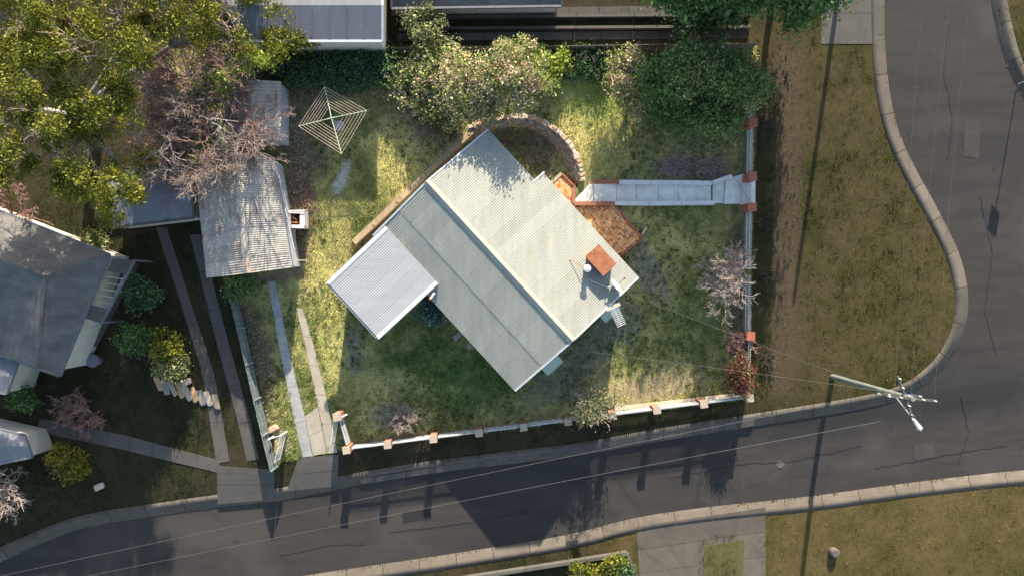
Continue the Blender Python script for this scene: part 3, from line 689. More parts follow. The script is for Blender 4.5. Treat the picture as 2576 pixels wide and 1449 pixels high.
# ------------------------------------------------------------------ dry stone wall
def stone_mesh(seed):
    r = random.Random(seed); bm = bmesh.new(); bmesh.ops.create_cube(bm, size=1)
    for v in bm.verts: v.co += Vector([r.uniform(-.13,.13) for _ in range(3)])
    bmesh.ops.bevel(bm, geom=bm.edges[:], offset=.13, segments=1, affect='EDGES')
    me = bpy.data.meshes.new('stone'); bm.to_mesh(me); bm.free(); return me
ST = [stone_mesh(i) for i in range(8)]
STC = [s.copy() for s in ST]
for s in ST: s.materials.append(M['stone'])
for s in STC: s.materials.append(M['capstone'])
stw = thing('stone_wall', 'curved dry stone retaining wall around the sunken back corner of the house', 'stone wall', G(1400, 350))
TOP = smooth_line([(1180,322),(1215,305),(1260,297),(1310,294),(1350,300),(1390,320),(1422,348),(1446,382),(1461,420),(1466,455)], 3)
BOT = smooth_line([(1196,338),(1240,319),(1295,313),(1340,318),(1374,336),(1400,362),(1420,392),(1436,425),(1446,450)], 3)
def along(line, t):
    L = [math.dist(a, b) for a, b in zip(line[:-1], line[1:])]; d = t*sum(L)
    for (a, b), l in zip(zip(line[:-1], line[1:]), L):
        if d <= l+1e-6: return (a[0]+(b[0]-a[0])*d/l, a[1]+(b[1]-a[1])*d/l), math.atan2(-(b[1]-a[1]), b[0]-a[0])
        d -= l
    return line[-1], 0
for c in range(5):
    k = c/4; n = 34 if c < 4 else 44; t = R.random()*.02
    while t < 1:
        wdt = R.uniform(.24, .46); (bx, by), an_ = along(BOT, min(1, t)); (tx, ty), an2 = along(TOP, min(1, t))
        pb = W(bx, by, .1); zt = G(tx+(tx-1310)*.06, ty-14).z+.06; pt = W(tx, ty, zt); p = pb.lerp(pt, k*.92+.04)
        p.z = .08+k*(zt-.02)+R.uniform(-.03,.03)
        right_cap = c == 4 and t > .52
        o = place('stone', (STC if c == 4 else ST)[R.randrange(8)], p, an_+R.uniform(-.25,.25), (wdt, R.uniform(.22,.36), R.uniform(.18,.27)), stw)
        t += (wdt*.92)/9.6
core = MB(); q0 = None
for i in range(41):
    (bx, by), _ = along(BOT, i/40); (tx, ty), _ = along(TOP, i/40); a = W(bx,by,-.05)*1; b = W(tx,ty,.60); a = a.lerp(b, .12)
    if q0: core.quad(q0[0], a, b, q0[1])
    q0 = (a, b)
obj('earth_core', core, mat('packed earth', (.08,.06,.045), None, 6, .95, .6, 20), stw)
for px, py in ((1316,294),(1341,297)):
    c = G(px, py, .12); o = tag(obj('paver', MB().box(c, (.36,.34,.07), Matrix.Rotation(.1,3,'Z')), M['concrete']), 'square grey paving slab lying on the stone wall, %s one' % ('left' if px < 1330 else 'right'), 'paving slab')
# ------------------------------------------------------------------ brick patio, landing, walled path
PZ = .44
BR = MB().box((0,0,0), (.222,.106,.06)).mesh('brick'); BR.materials.append(M['paver'])
def in_poly(p, poly): return bool(pip(np.array([p[0]]), np.array([p[1]]), poly)[0])
def uv(p): return Vector((-(p-Oc).dot(U), (p-Oc).dot(V)))
def brick_field(parent, poly_sheet, z, mode, cap=300):
    poly = []
    for px, py in poly_sheet:
        p = W(px, py, z); q = uv(p); poly.append((q.x, q.y))
    a0 = min(p[0] for p in poly); a1 = max(p[0] for p in poly); b0 = min(p[1] for p in poly); b1 = max(p[1] for p in poly); cells = []
    u = .115
    if mode == 'herring':
        n = int(max(a1-a0, b1-b0)/u)+8
        for i in range(-n, n):
            for j in range(-n, n):
                # herringbone on a square lattice: a brick lying (a) and one standing (b) for each step
                s_ = (i-j) % 4
                if s_ == 0: cells.append((a0+(i+1)*u, b0+(j+.5)*u, 0))
                if s_ == 3: cells.append((a0+(i+.5)*u, b0+(j+1)*u, 1))
    else:
        for i in range(int((a1-a0)/(2*u))+2):
            for j in range(int((b1-b0)/(2*u))+2):
                x = a0+i*2*u; y = b0+j*2*u
                if (i+j) % 2: cells += [(x+u, y+.5*u, 0), (x+u, y+1.5*u, 0)]
                else: cells += [(x+.5*u, y+u, 1), (x+1.5*u, y+u, 1)]
    cells = [c for c in cells if in_poly((c[0], c[1]), poly)]
    cen = (sum(p[0] for p in poly)/len(poly), sum(p[1] for p in poly)/len(poly)); cells.sort(key=lambda c: -c[1])
    ang = math.atan2(-U.y, -U.x)
    for c in cells[:cap]:
        p = HP(c[0], c[1], z-.03+R.uniform(-.004,.004)); o = place('brick', BR, p, ang+c[2]*math.pi/2+R.uniform(-.015,.015), parent=parent)
    if len(cells) > cap:
        mb = MB()
        for c in cells[cap:]: mb.box(HP(c[0], c[1], z-.03), (.222,.106,.06), Matrix.Rotation(ang+c[2]*math.pi/2, 3, 'Z'))
        o = obj('bricks', mb, M['paver'], parent); o['kind'] = 'stuff'
    return len(cells)
pat = thing('patio', 'orange brick herringbone patio below the walled path, against the house', 'patio', G(1540,585))
PPOLY = [(1440,517),(1548,519),(1614,600),(1552,646),(1440,520)]
PPOLY = [(1425,505),(1446,519),(1548,519),(1612,600),(1553,644),(1536,640)]
bed = MB(); bed.prism([W(x,y,PZ-.045) for x,y in ((1425,505),(1446,517),(1550,517),(1616,601),(1552,648),(1520,640))], .5); obj('bed', bed, mat('mortar bed', (.16,.10,.07), None, 6, .95, .3, 30), pat)
nb1 = brick_field(pat, PPOLY, PZ, 'herring')
BRD = MB().box((0,0,0), (.23,.11,.09)).mesh('edging_brick'); BRD.materials.append(M['brickred'])
def brick_edge(parent, a, b, z, wide=1, mesh=None, name='edging_brick'):
    A = W(*a, z); B = W(*b, z); L = (B-A).length; n = int(L/.238); d = (B-A)/n; ang = math.atan2(d.y, d.x)
    for i in range(n): place(name, mesh or BRD, A+d*(i+.5), ang, parent=parent)
brick_edge(pat, (1549,519), (1616,601), PZ+.03); brick_edge(pat, (1615,603), (1553,648), PZ+.03)
lan = thing('landing', 'small basketweave brick landing at the house door above the path', 'landing', G(1412,475))
bed = MB(); bed.prism([W(x,y,PZ-.045) for x,y in ((1388,462),(1413,438),(1442,466),(1442,520),(1425,508))], .5); obj('bed', bed, M['brickred'], lan)
brick_field(lan, [(1388,464),(1413,441),(1441,467),(1441,518),(1425,508)], PZ, 'basket')
mb = MB(); mb.beam(W(1386,461,PZ+.05), W(1413,436,PZ+.05), .2, .35); obj('coping', mb, M['cap'], lan)
brick_edge(lan, (1414,438), (1442,466), PZ+.04, mesh=BRD)
FLAT += [[(1380,460),(1413,434),(1448,460),(1448,520),(1550,515),(1620,600),(1552,650)]]
# path between low walls
pth = thing('walled_path', 'pale concrete front path between low walls, from side gate to the house', 'path', G(1660,488))
xs = [1447,1493,1550,1601,1656,1706,1750,1788]
M['slab'] = mat('pale worn concrete slab', (.58,.55,.475), (.41,.39,.34), 1.8, .8, .25, 26, rnd=.07)
for i in range(len(xs)-1):
    up = .10; mb = MB(); e = .35
    mb.prism([G(xs[i]+e,464,up), G(xs[i+1]-e,464,up), G(xs[i+1]-e,511,up), G(xs[i]+e,511,up)], .15); obj('slab', mb, M['slab'], pth)
for a, b, c, d in (((1792,464),(1792,512),(1819,512),(1823,453)),((1824,453),(1820,514),(1861,514),(1865,440)),((1866,440),(1862,516),(1898,512),(1898,440))):
    mb = MB(); mb.prism([G(*p, .06 if a[0] < 1800 else .16) for p in (a, b, c, d)], .2); obj('slab', mb, M['slab'], pth)
def low_wall(p, q, zt_up, m, wd=.24, nm='low_wall'):
    A = G(*p); B = G(*q); mb = MB(); mb.beam(A+Vector((0,0,zt_up)), B+Vector((0,0,zt_up)), wd, .6); return obj(nm, mb, m, pth)
pts = [(1556,463),(1634,464),(1710,464),(1788,466)]
M['coping'] = mat('pale render coping', (.50,.48,.44), (.40,.385,.355), 2.2, .85, .2, 22)
for a, b in zip(pts[:-1], pts[1:]): low_wall((a[0]+.4,a[1]-3), (b[0]-.4,b[1]-3), .35, M['coping'])
low_wall((1789,462), (1838,445), .35, M['coping'])
for a, b in (((1545,513),(1630,514)),((1631,514),(1710,513)),((1711,513),(1794,512))): low_wall(a, b, .34, M['coping'])
mb = MB()
BRW = MB().box((0,0,0), (.11,.23,.085)).mesh('coping_brick'); BRW.materials.append(M['brickorange'])
for a, b, y0 in ((1443,1556,460),(1443,1544,514)):
    A = G(a,y0,.35); B = G(b,y0,.35); mb.beam(A-Vector((0,0,.085)), B-Vector((0,0,.085)), .21, .55); n = int((B-A).length/.118)
    for i in range(n): place('coping_brick', BRW, A.lerp(B, (i+.5)/n)-Vector((0,0,.04)), parent=pth)
A = G(1442,463,.35); B = G(1442,514,.35); mb.beam(A-Vector((0,0,.085)), B-Vector((0,0,.085)), .2, .55)
n = int((B-A).length/.118)
for i in range(n): place('coping_brick', BRW, A.lerp(B, (i+.5)/n)-Vector((0,0,.04)), math.pi/2, parent=pth)
obj('brick_wall', mb, M['brickred'], pth)
FLAT += [[(1440,455),(1795,455),(1840,440),(1905,435),(1905,520),(1440,520)]]
lg = obj('log', MB().tube(G(1614,591,.08), G(1626,573,.09), .075, .065, 9), M['timber_pale']); tag(lg, 'short grey log lying at the patio corner on the lawn', 'log')

# ------------------------------------------------------------------ picket fences with brick piers
def picket_mesh(h):
    mb = MB(); w2, d2 = .035, .012; v = [(-w2,-d2,0),(w2,-d2,0),(w2,-d2,h-.06),(0,-d2,h),(-w2,-d2,h-.06)]
    mb.v = v+[(x, d2, z) for x, y, z in v]; mb.f = [(0,1,2,3,4),(9,8,7,6,5)]+[(i, 5+i, 5+(i+1) % 5, (i+1) % 5) for i in range(5)]
    me = mb.mesh('picket'); me.materials.append(M['white']); return me
PK = picket_mesh(1.05)
PIER_B = None
def pier(parent, p, ang, w_=.40, h=1.25, capm=None, brickm=None):
    t = MB(); rot = Matrix.Rotation(ang, 3, 'Z'); t.box((p.x, p.y, p.z+h/2-.2), (w_, w_, h+.4), rot); pr = obj('pier', t, brickm or M['brickorange'], parent)
    c = MB(); c.box((p.x, p.y, p.z+h+.035), (w_+.06, w_+.06, .07), rot)
    i = len(c.v)-4
    obj('cap', c, capm or M['cap'], pr)
def bay(parent, A, B, pier_w=.46, face=None, pitch=.135):
    d = (B-A); L = d.length; u = d/L; ang = math.atan2(u.y, u.x); a = A+u*(pier_w/2+.02); L2 = L-pier_w-.04; n = max(2, int(L2/pitch))
    nrm = Vector((-u.y, u.x, 0)) if face is None else face
    for i in range(n):
        p = a+u*(L2*(i+.5)/n); p.z = gz(p.x, p.y)+.08; place('picket', PK, p+nrm*.035, ang, (1, 1, 1+R.uniform(-.01,.01)), parent)
    for zz in (.28, .88):
        mb = MB(); q0 = a.copy(); q1 = a+u*L2; q0.z = gz(q0.x,q0.y)+.08+zz; q1.z = gz(q1.x,q1.y)+.08+zz; mb.beam(q0-nrm*.022, q1-nrm*.022, .05, .07); obj('rail', mb, M['white'], parent)
    mb = MB(); q0 = a.copy(); q1 = a+u*L2; q0.z = gz(q0.x,q0.y)+.06; q1.z = gz(q1.x,q1.y)+.06; mb.beam(q0, q1, .2, .3); obj('plinth', mb, M['bark'], parent)
def WG(px, py, h):   # ground point under something h tall seen at px, py
    z = 0
    for _ in range(4): p = W(px, py, z+h); z = gz(p.x, p.y)
    return Vector((p.x, p.y, z))
ff = thing('picket_fence', 'white picket fence with orange brick piers along the front street', 'fence', G(1300,1070))
fx = [872,975,1090,1205,1317,1429,1541,1652,1770,1885]
fp = [WG(x, 1131-(x-872)*.1285, 1.2) for x in fx]
for i, p in enumerate(fp): pier(ff, p, math.atan2((fp[-1]-fp[0]).y, (fp[-1]-fp[0]).x))
for a, b in zip(fp[:-1], fp[1:]): bay(ff, a, b)
gw = thing('picket_fence', 'short white picket return beside the driveway gate', 'fence', G(860,1090))
gp = WG(850,1047,1.2); pier(gw, gp, .15, .44, 1.35); bay(gw, gp, fp[0], face=Vector((1,0,0)))
mb = MB(); mb.tube(gp+Vector((.22,-.05,1.15)), gp+Vector((.55,.12,1.1)), .05, .05, 10); obj('letterbox_tube', mb, M['white'], gw)
sf = thing('picket_fence', 'white picket fence with red brick piers along the side street', 'fence', G(1886,680))
sp = {y: WG(1893-(y-310)*.012, y, 1.1) for y in (170,310,445,522,845)}
for y, p in sp.items(): pier(sf, p, math.pi/2, .46, 1.2, M['brickred'], M['brickred'])
for a, b in ((170,310),(310,445),(522,845)):
    if a == 522:
        m1 = sp[522].lerp(sp[845], .5)
        bay(sf, sp[522], m1, .30); bay(sf, m1, sp[845], .30)
    else: bay(sf, sp[a], sp[b])
bay(sf, sp[845], fp[-1])
gt = thing('gate', 'small white side gate between the brick piers at the path end', 'gate', sp[445])
A, B = sp[445]+Vector((.02,-.27,0)), sp[522]+Vector((.02,.27,0))
for i in range(9):
    p = A.lerp(B, (i+.5)/9); p.z += .15; place('picket', PK, p, math.pi/2, (1,1,.8), gt)
mb = MB()
for zz in (.3,.75): mb.beam(A+Vector((-.03,0,zz+.15)), B+Vector((-.03,0,zz+.15)), .04, .06)
obj('rail', mb, M['white'], gt)
# edging plank inside the front fence
ep = thing('garden_edging', 'long pale timber edging along the front fence at the sunny corner', 'edging', G(1690,1010))
ex = [1545,1620,1696,1770,1845]
for a, b in zip(ex[:-1], ex[1:]):
    mb = MB(); mb.beam(G(a+.3,1027-(a-1545)*.113,.16), G(b-.3,1027-(b-1545)*.113,.16), .22, .3); obj('plank', mb, M['timber_pale'], ep)
# west boundary fence of upright sheets
wf = thing('boundary_fence', 'green grey paling fence down the west boundary by the driveway', 'fence', G(650,950))
A = G(594,735); B = G(697,1172); n = int((B-A).length/.15); PL = MB().box((0,0,.65), (.02,.142,1.3)).mesh('paling'); PL.materials.append(M['paling'])
ang = math.atan2((B-A).y, (B-A).x)-math.pi/2
for i in range(n):
    p = A.lerp(B, (i+.5)/n); p.z = gz(p.x, p.y)-.05+R.uniform(-.02,.02); place('paling', PL, p+Vector((R.uniform(-.008,.008),0,0)), ang+R.uniform(-.03,.03), parent=wf)
mb = MB(); mb.beam(A+Vector((.05,0,1.12)), B+Vector((.05,0,1.12)), .05, .08); mb.beam(A+Vector((.05,0,.5)), B+Vector((.05,0,.5)), .05, .08); obj('rail', mb, M['paling'], wf)
for k in range(6):
    p = A.lerp(B, k/5); mb = MB(); mb.box((p.x+.06, p.y, p.z+.6), (.1,.1,1.25)); obj('post', mb, M['paling'], wf)
# back fence behind the hedge
bf = thing('boundary_fence', 'dark paling fence behind the hedge and trees at the back', 'fence', G(1200,128))
A = G(560,140); B = G(1895,122); n = 60; d = (B-A)/n
PB = MB().box((0,0,.45), (d.length*.97,.02,.9)).mesh('fence_panel'); PB.materials.append(M['bark'])
for i in range(n):
    p = A+d*(i+.5); p.z = gz(p.x, p.y); place('fence_panel', PB, p, math.atan2(d.y, d.x)+R.uniform(-.01,.01), parent=bf)
# driveway gates, both open
def gate_leaf(label, hinge, end, lean):
    t = thing('gate', label, 'gate', hinge); u = (end-hinge); zb = Vector((0,0,.1)); zt = Vector((0,0,1.25))
    h0, h1, e0, e1 = hinge+zb, hinge+zt, end+zb, end+zt+Vector((0,0,-.1)); mb = MB()
    for a, b in ((h0,h1),(h1,e1),(e1,e0),(e0,h0)): mb.tube(a, b, .03, .03, 8)
    mb.tube(h0.lerp(h1,.5), e0.lerp(e1,.5), .025, .025, 8); obj('frame', mb, M['white'], t)
    for i in range(1, 14):
        mb = MB(); mb.tube(h0.lerp(e0, i/14), h1.lerp(e1, i/14), .009, .009, 5); obj('bar', mb, M['steel'], t)
gate_leaf('open mesh gate leaf against the brick pier on the right of the driveway', gp+Vector((-.22,-.1,0)), G(843,1110), 0)
gate_leaf('open mesh gate leaf at the left of the driveway', G(722,1086), G(706,1152), 0)
mb = MB(); mb.tube(G(690,1096,1.0), G(722,1085,1.2), .03, .03, 8); mb.tube(G(722,1085), G(722,1085,1.3), .05, .05, 8); mb.tube(G(690,1096), G(690,1096,1.05), .05, .05, 8)
tag(obj('fence_rail', mb, M['white']), 'white pipe rail joining the left gate to the boundary fence', 'rail')
o = place('rock', STC[2].copy(), G(690,1077,.08), .5, (.62,.42,.3)); tag(o, 'pale rock on the dirt beside the left gate', 'rock')
# ------------------------------------------------------------------ rotary clothes line
hub = W(834,298,2.75); cb = Vector((hub.x, hub.y, gz(hub.x, hub.y)))
cl = thing('clothes_line', 'green metal rotary clothes line on the back lawn', 'clothes line', cb)
mb = MB(); mb.tube(cb, hub+Vector((0,0,.12)), .035, .03, 10); obj('pole', mb, M['awning'], cl)
mb = MB(); mb.tube(cb, cb+Vector((0,0,.06)), .34, .32, 18); obj('footing', mb, M['concrete'], cl)
mb = MB(); mb.tube(hub+Vector((0,0,-.12)), hub+Vector((0,0,.08)), .06, .06, 10); obj('hub', mb, M['awning'], cl)
tips = [W(*p, 2.85) for p in ((816,219),(923,279),(859,388),(751,318))]
M['arm'] = mat('faded green pipe', (.42,.50,.33), (.34,.38,.24), 5, .55, 0)
M['line'] = mat('weathered line', (.50,.37,.27), None, 5, .7, 0)
for p in tips:
    mb = MB(); mb.tube(hub, p, .022, .018, 8); s = hub+Vector((0,0,-.1)); mb.tube(hub+Vector((0,0,.1)), hub.lerp(p,.42)+Vector((0,0,.02)), .012, .012, 6); obj('arm', mb, M['arm'], cl)
for k in range(7):
    f = .36+.64*k/6
    for i in range(4):
        a = hub.lerp(tips[i], f); b = hub.lerp(tips[(i+1) % 4], f); c = (a+b)/2-Vector((0,0,.03)); mb = MB(); mb.path([a, c, b], .011, 5); obj('line', mb, M['line'], cl)
# ------------------------------------------------------------------ brick incinerator
ic = W(750,553,1.05); ib = gz(ic.x, ic.y); inn = thing('incinerator', 'square whitewashed brick incinerator with a rusty drum inside, beside the garage', 'incinerator', (ic.x, ic.y, ib))
M['whitewash'] = mat('flaking whitewash', (.66,.60,.55), (.48,.40,.34), 6, .9, .4, 26)
zt = ib+.95
for (x, y), (dx, dy) in (((0,.44),(1.0,.18)),((0,-.44),(1.0,.18)),((-.42,0),(.16,.7)),((.36,0),(.28,.7))):
    mb = MB(); mb.box((ic.x+x, ic.y+y, (ib+zt)/2-.1), (dx, dy, zt-ib+.2), None); 
    mb.v = [(a+R.uniform(-.025,.025), b+R.uniform(-.025,.025), c+(R.uniform(-.06,.03) if c > ib+.5 else 0)) for a, b, c in mb.v]; obj('brick_side', mb, M['whitewash'], inn)
mb = MB()
for k in range(16):
    t0, t1 = 2*math.pi*k/16, 2*math.pi*(k+1)/16; c0 = Vector((ic.x-.08, ic.y, 0)); r = .27
    a = c0+Vector((math.cos(t0),math.sin(t0),0))*r; b = c0+Vector((math.cos(t1),math.sin(t1),0))*r
    mb.quad((a.x,a.y,ib+.1),(b.x,b.y,ib+.1),(b.x,b.y,zt-.05),(a.x,a.y,zt-.05)); mb.quad((c0.x,c0.y,ib+.15),(a.x,a.y,ib+.12),(b.x,b.y,ib+.12))
obj('drum', mb, M['rust'], inn)
mb = MB(); mb.tube((ic.x+.5,ic.y+.52,zt),(ic.x+.62,ic.y-.5,zt),.02,.02,6); mb.tube((ic.x-.3,ic.y+.53,zt+.02),(ic.x+.62,ic.y+.54,zt+.02),.02,.02,6); obj('rail', mb, M['steel'], inn)
mb = MB(); mb.box((ic.x-.2, ic.y+.1, zt-.1), (.5,.06,.03), Matrix.Rotation(-.6,3,'Z')); mb.box((ic.x-.18, ic.y-.2, zt-.12), (.5,.1,.03), Matrix.Rotation(.05,3,'Z')); obj('grate', mb, M['brickorange'], inn)
# two thin stakes by the back trees, whose shadows cross the sunny lawn
for i, (px, py, h) in enumerate(((1424,196,2.1),(1529,184,2.6))):
    p = G(px, py); tag(obj('garden_stake', MB().tube(p, p+Vector((0,0,h)), .025, .02, 6), M['pole']), 'thin dark stake at the back of the sunny lawn, %s of two' % ('left' if i == 0 else 'right'), 'stake')
# ------------------------------------------------------------------ power pole with street light
PB0 = G(2094,947); PT = Vector((PB0.x, PB0.y, 8.6))
pp = thing('power_pole', 'tall grey green power pole with crossarms at the street corner', 'power pole', PB0)
mb = MB(); mb.tube(PB0-Vector((0,0,.3)), PT, .17, .12, 12); obj('pole', mb, M['pole'], pp)
def arm(c, d, L, w_=.1):
    mb = MB(); d = Vector(d).normalized(); mb.beam(c-d*L/2, c+d*L/2, w_, .12); obj('crossarm', mb, M['footpath'], pp)
    for k in (-.45,-.22,.22,.45):
        q = c+d*L*k; i = MB(); i.tube(q, q+Vector((0,0,.18)), .045, .03, 8); obj('insulator', i, M['white'], pp)
arm(PT-Vector((0,0,.15)), (1,-.10,0), 2.6); arm(PT-Vector((0,0,1.3)), (1,-.06,0), 2.4); arm(PT-Vector((0,0,.7)), (.35,-1,0), 2.2)
mb = MB()
for i in range(3): q = PT-Vector((0,0,1.5))+Vector((.5+i*.22,-.06,0)); mb.tube(q-Vector((0,0,.35)), q, .05, .05, 8)
obj('fuse', mb, mat('blue plastic', (.03,.09,.26), None, 4, .4, 0), pp)
la = PT-Vector((0,0,1.9)); le = la+Vector((.85,-1.35,.5)); mb = MB(); mb.tube(la, le, .035, .03, 8); obj('lamp_arm', mb, M['steel'], pp)
mb = MB(); mb.tube(le-Vector((.05,-.08,0)), le+Vector((.28,-.42,.03)), .07, .14, 12); mb.tube(le+Vector((.28,-.42,.03)), le+Vector((.36,-.54,.03)), .14, .03, 12); obj('lamp_head', mb, M['white'], pp)
def wire(label, a, b, sag, r=.009, group=None):
    a = Vector(a); b = Vector(b); pts = []
    for i in range(21):
        t = i/20; p = a.lerp(b, t); p.z -= sag*4*t*(1-t); pts.append(p)
    o = obj('overhead_wire', MB().path(pts, r, 5), M['wire']); tag(o, label, 'wire', group)
top = PT-Vector((0,0,0)); wz = 8.62
for k, (x0, xn, lab) in enumerate(((-1.0,2335,'leftmost'),(-.2,2405,'middle'),(1.0,2454,'rightmost'))):
    far = W(xn+6, -80, 8.4); far = far+(far-(PT+Vector((x0,0,0))))*.6
    wire('overhead power wire running up along the side street, %s of three' % lab, PT+Vector((x0,-.1*x0,.1)), far, .5, .009)
wire('overhead wire running left along the front street, upper of two', PT+Vector((-1.1,.1,-1.1)), W(-330,1520,7.6), .5, .009)
wire('overhead wire running left along the front street, lower of two', PT+Vector((.3,-.95,-.6)), W(-300,1556,7.6), .6, .009)
wire('service cable from the power pole to the gable end', PT+Vector((-.5,.05,-1.1)), HP(.02, 8.55, 3.0), .35, .009)
wire('thin cable crossing low over the sunny corner of the front lawn', PT+Vector((-.3,.1,-1.6)), HP(.26, 3.4, 2.6), .7, .009)
wire('overhead wire running down the picture from the power pole', PT+Vector((1.0,-.1,-1.1)), W(2330,1560,7.2), .3, .009)
wire('thin cable slanting over the garden bed to the side gate', W(1650,160,3.4), W(1905,530,1.5), .15, .009)
# second pole beyond the top edge, its shadow falls down the verge
p2 = G(2112,-40); t = thing('street_pole', 'plain pole at the top edge whose shadow falls along the verge', 'pole', p2)
mb = MB(); mb.tube(p2, p2+Vector((0,0,6.6)), .15, .11, 12); obj('pole', mb, M['pole'], t)
# road sign on the far kerb of the side street
s0 = G(2562,212); t = thing('street_sign', 'small sign on a thin post at the right edge kerb', 'sign', s0)
mb = MB(); mb.tube(s0, s0+Vector((0,0,2.9)), .035, .035, 8); obj('post', mb, M['steel'], t)
mb = MB(); mb.box(s0+Vector((0,0,2.6)), (.05,.7,.5), Matrix.Rotation(.9,3,'Z')); obj('sign_plate', mb, M['white'], t)
# round concrete marker on the opposite verge
c = G(2095,1386); t = thing('marker_post', 'squat round pale concrete marker on the dry verge at the bottom right', 'marker', c)
mb = MB(); mb.tube(c-Vector((0,0,.1)), c+Vector((0,0,.35)), .3, .28, 20); obj('body', mb, M['kerb'], t); mb = MB(); mb.tube(c+Vector((0,0,.35)), c+Vector((0,0,.45)), .30, .22, 20); obj('cap', mb, M['footpath'], t)
# low white wall of the garden across the street
wl = thing('garden_wall', 'low pale wall around the garden at the bottom edge', 'wall', G(1500,1410))
for a, b in (((1130,1456),(1320,1427)),((1321,1427),(1575,1387)),((1576,1388),(1622,1500))):
    mb = MB(); mb.beam(G(*a,.42), G(*b,.42), .2, .7); obj('wall_section', mb, M['footpath'], wl)
# terrace walls and paths of the block to the north
for i, (y, lab) in enumerate(((47,'upper'),(76,'lower'))):
    t = thing('terrace_wall', '%s of two long low walls in the yard at the top edge' % lab, 'wall', G(1400,y))
    for k in range(6):
        a = 1010+k*146; mb = MB(); mb.beam(G(a+.5,y-k*.8,.3), G(a+145,y-(k+1)*.8,.3), .16, .5); obj('wall_section', mb, M['footpath'], t)
slabs('path', [(985,24),(1880,14)], [(985,42),(1880,36)], M['footpath'], 12, .03)
slabs('path', [(1000,86),(1880,76)], [(1000,104),(1880,98)], M['kerb'], 12, .03)
# neighbour's garden: stone steps, pots
st = thing('stone_steps', 'run of flat grey stepping stones in the left neighbouring garden', 'steps', G(460,990))
for i in range(9):
    p = G(400+i*18, 965+i*5.5, .05+.02*(i % 3)); place('step', ST[i % 8], p, -1.2+R.uniform(-.2,.2), (.95, .34, .14), st)
for (px, py, lab) in ((470,960,'white rock at the foot of the lime green shrub in the left garden'),(252,1222,'small white stone on the shaded lawn at the lower left')):
    o = place('rock', STC[(px) % 8], G(px,py,.08), .4, (.55,.35,.25)); tag(o, lab, 'rock')
pt = thing('water_tank', 'small pale blue grey tub beside the left neighbouring verandah', 'tub', G(245,905))
c = G(245,905); mb = MB(); mb.tube(c, c+Vector((0,0,.5)), .32, .38, 16); obj('body', mb, M['roof_grey'], pt); mb = MB(); mb.tube(c+Vector((0,0,.46)), c+Vector((0,0,.53)), .41, .41, 16); obj('rim', mb, M['roof_grey'], pt)
# ------------------------------------------------------------------ plants
def tubes_mesh(name, segs, n=5):
    """segs: list of (p, q, r0, r1) -> one mesh of tapered tubes"""
    P = np.array([tuple(s[0]) for s in segs]); Q = np.array([tuple(s[1]) for s in segs]); r0 = np.array([s[2] for s in segs]); r1 = np.array([s[3] for s in segs])
    d = Q-P; d /= np.maximum(np.linalg.norm(d, axis=1, keepdims=True), 1e-6)
    ref = np.where(np.abs(d[:, 2:3]) < .9, np.array([[0, 0, 1.]]), np.array([[1., 0, 0]]))
    a = np.cross(d, ref); a /= np.linalg.norm(a, axis=1, keepdims=True); b = np.cross(d, a)
    t = np.arange(n)*2*np.pi/n; ring = a[:, None]*np.cos(t)[None, :, None]+b[:, None]*np.sin(t)[None, :, None]
    v = np.stack([P[:, None]+ring*r0[:, None, None], Q[:, None]+ring*r1[:, None, None]], 1).reshape(-1, 3)
    base = np.arange(len(segs))[:, None]*2*n; k = np.arange(n)[None]; l = (k+1) % n
    f = np.stack([base+k, base+l, base+n+l, base+n+k], -1).reshape(-1, 4)
    return np_mesh(name, v, f)
def rvec(r): 
    while True:
        v = Vector((r.uniform(-1,1), r.uniform(-1,1), r.uniform(-1,1)))
        if .05 < v.length < 1: return v.normalized()
def grow(segs, p, d, L, rad, lev, r, spread=.7, up=.15, kids=(3,5), seg=3, decay=.62, wig=.22, minr=.006):
    pts = [p]; 
    for i in range(seg):
        d = (d+rvec(r)*wig+Vector((0,0,up*.3))).normalized(); q = pts[-1]+d*L/seg
        segs.append((pts[-1], q, max(minr, rad*(1-.45*i/seg)), max(minr, rad*(1-.45*(i+1)/seg)))); pts.append(q)
    if lev <= 0: return
    for c in range(r.randint(*kids)):
        t = r.uniform(.3, 1); i = min(seg-1, int(t*seg)); base = pts[i].lerp(pts[i+1], t*seg-i)
        nd = (d+rvec(r)*spread*1.3+Vector((0,0,up))).normalized()
        grow(segs, base, nd, L*decay*r.uniform(.75,1.15), rad*.55, lev-1, r, spread, up, kids, max(2, seg-1), decay, wig, minr)
def leaves_mesh(name, clusters, n, size, colfn, seed, droop=0.0, aspect=1.6, flat=.0):
    """clusters: (cx,cy,cz,sx,sy,sz) gaussian clumps sharing n leaf quads"""
    g = np.random.default_rng(seed); C = np.array(clusters); k = g.integers(0, len(C), n); c = C[k]
    p = c[:, :3]+np.clip(g.normal(size=(n, 3)), -1.9, 1.9)*c[:, 3:]
    d = g.normal(size=(n, 3)); d[:, 2] = d[:, 2]*(1-flat)-droop; d /= np.linalg.norm(d, axis=1, keepdims=True)
    nn = g.normal(size=(n, 3)); nn[:, 2] += .9; s = np.cross(d, nn); s /= np.maximum(np.linalg.norm(s, axis=1, keepdims=True), 1e-5)
    L = size*np.exp(g.normal(0, .27, n))[:, None]; wd = L/aspect
    v = np.stack([p, p+d*L*.5+s*wd*.5, p+d*L, p+d*L*.5-s*wd*.5], 1).reshape(-1, 3)
    f = np.arange(n*4).reshape(-1, 4); col = colfn(g, n, k, len(C)); return np_mesh(name, v, f, np.repeat(col, 4, axis=0))
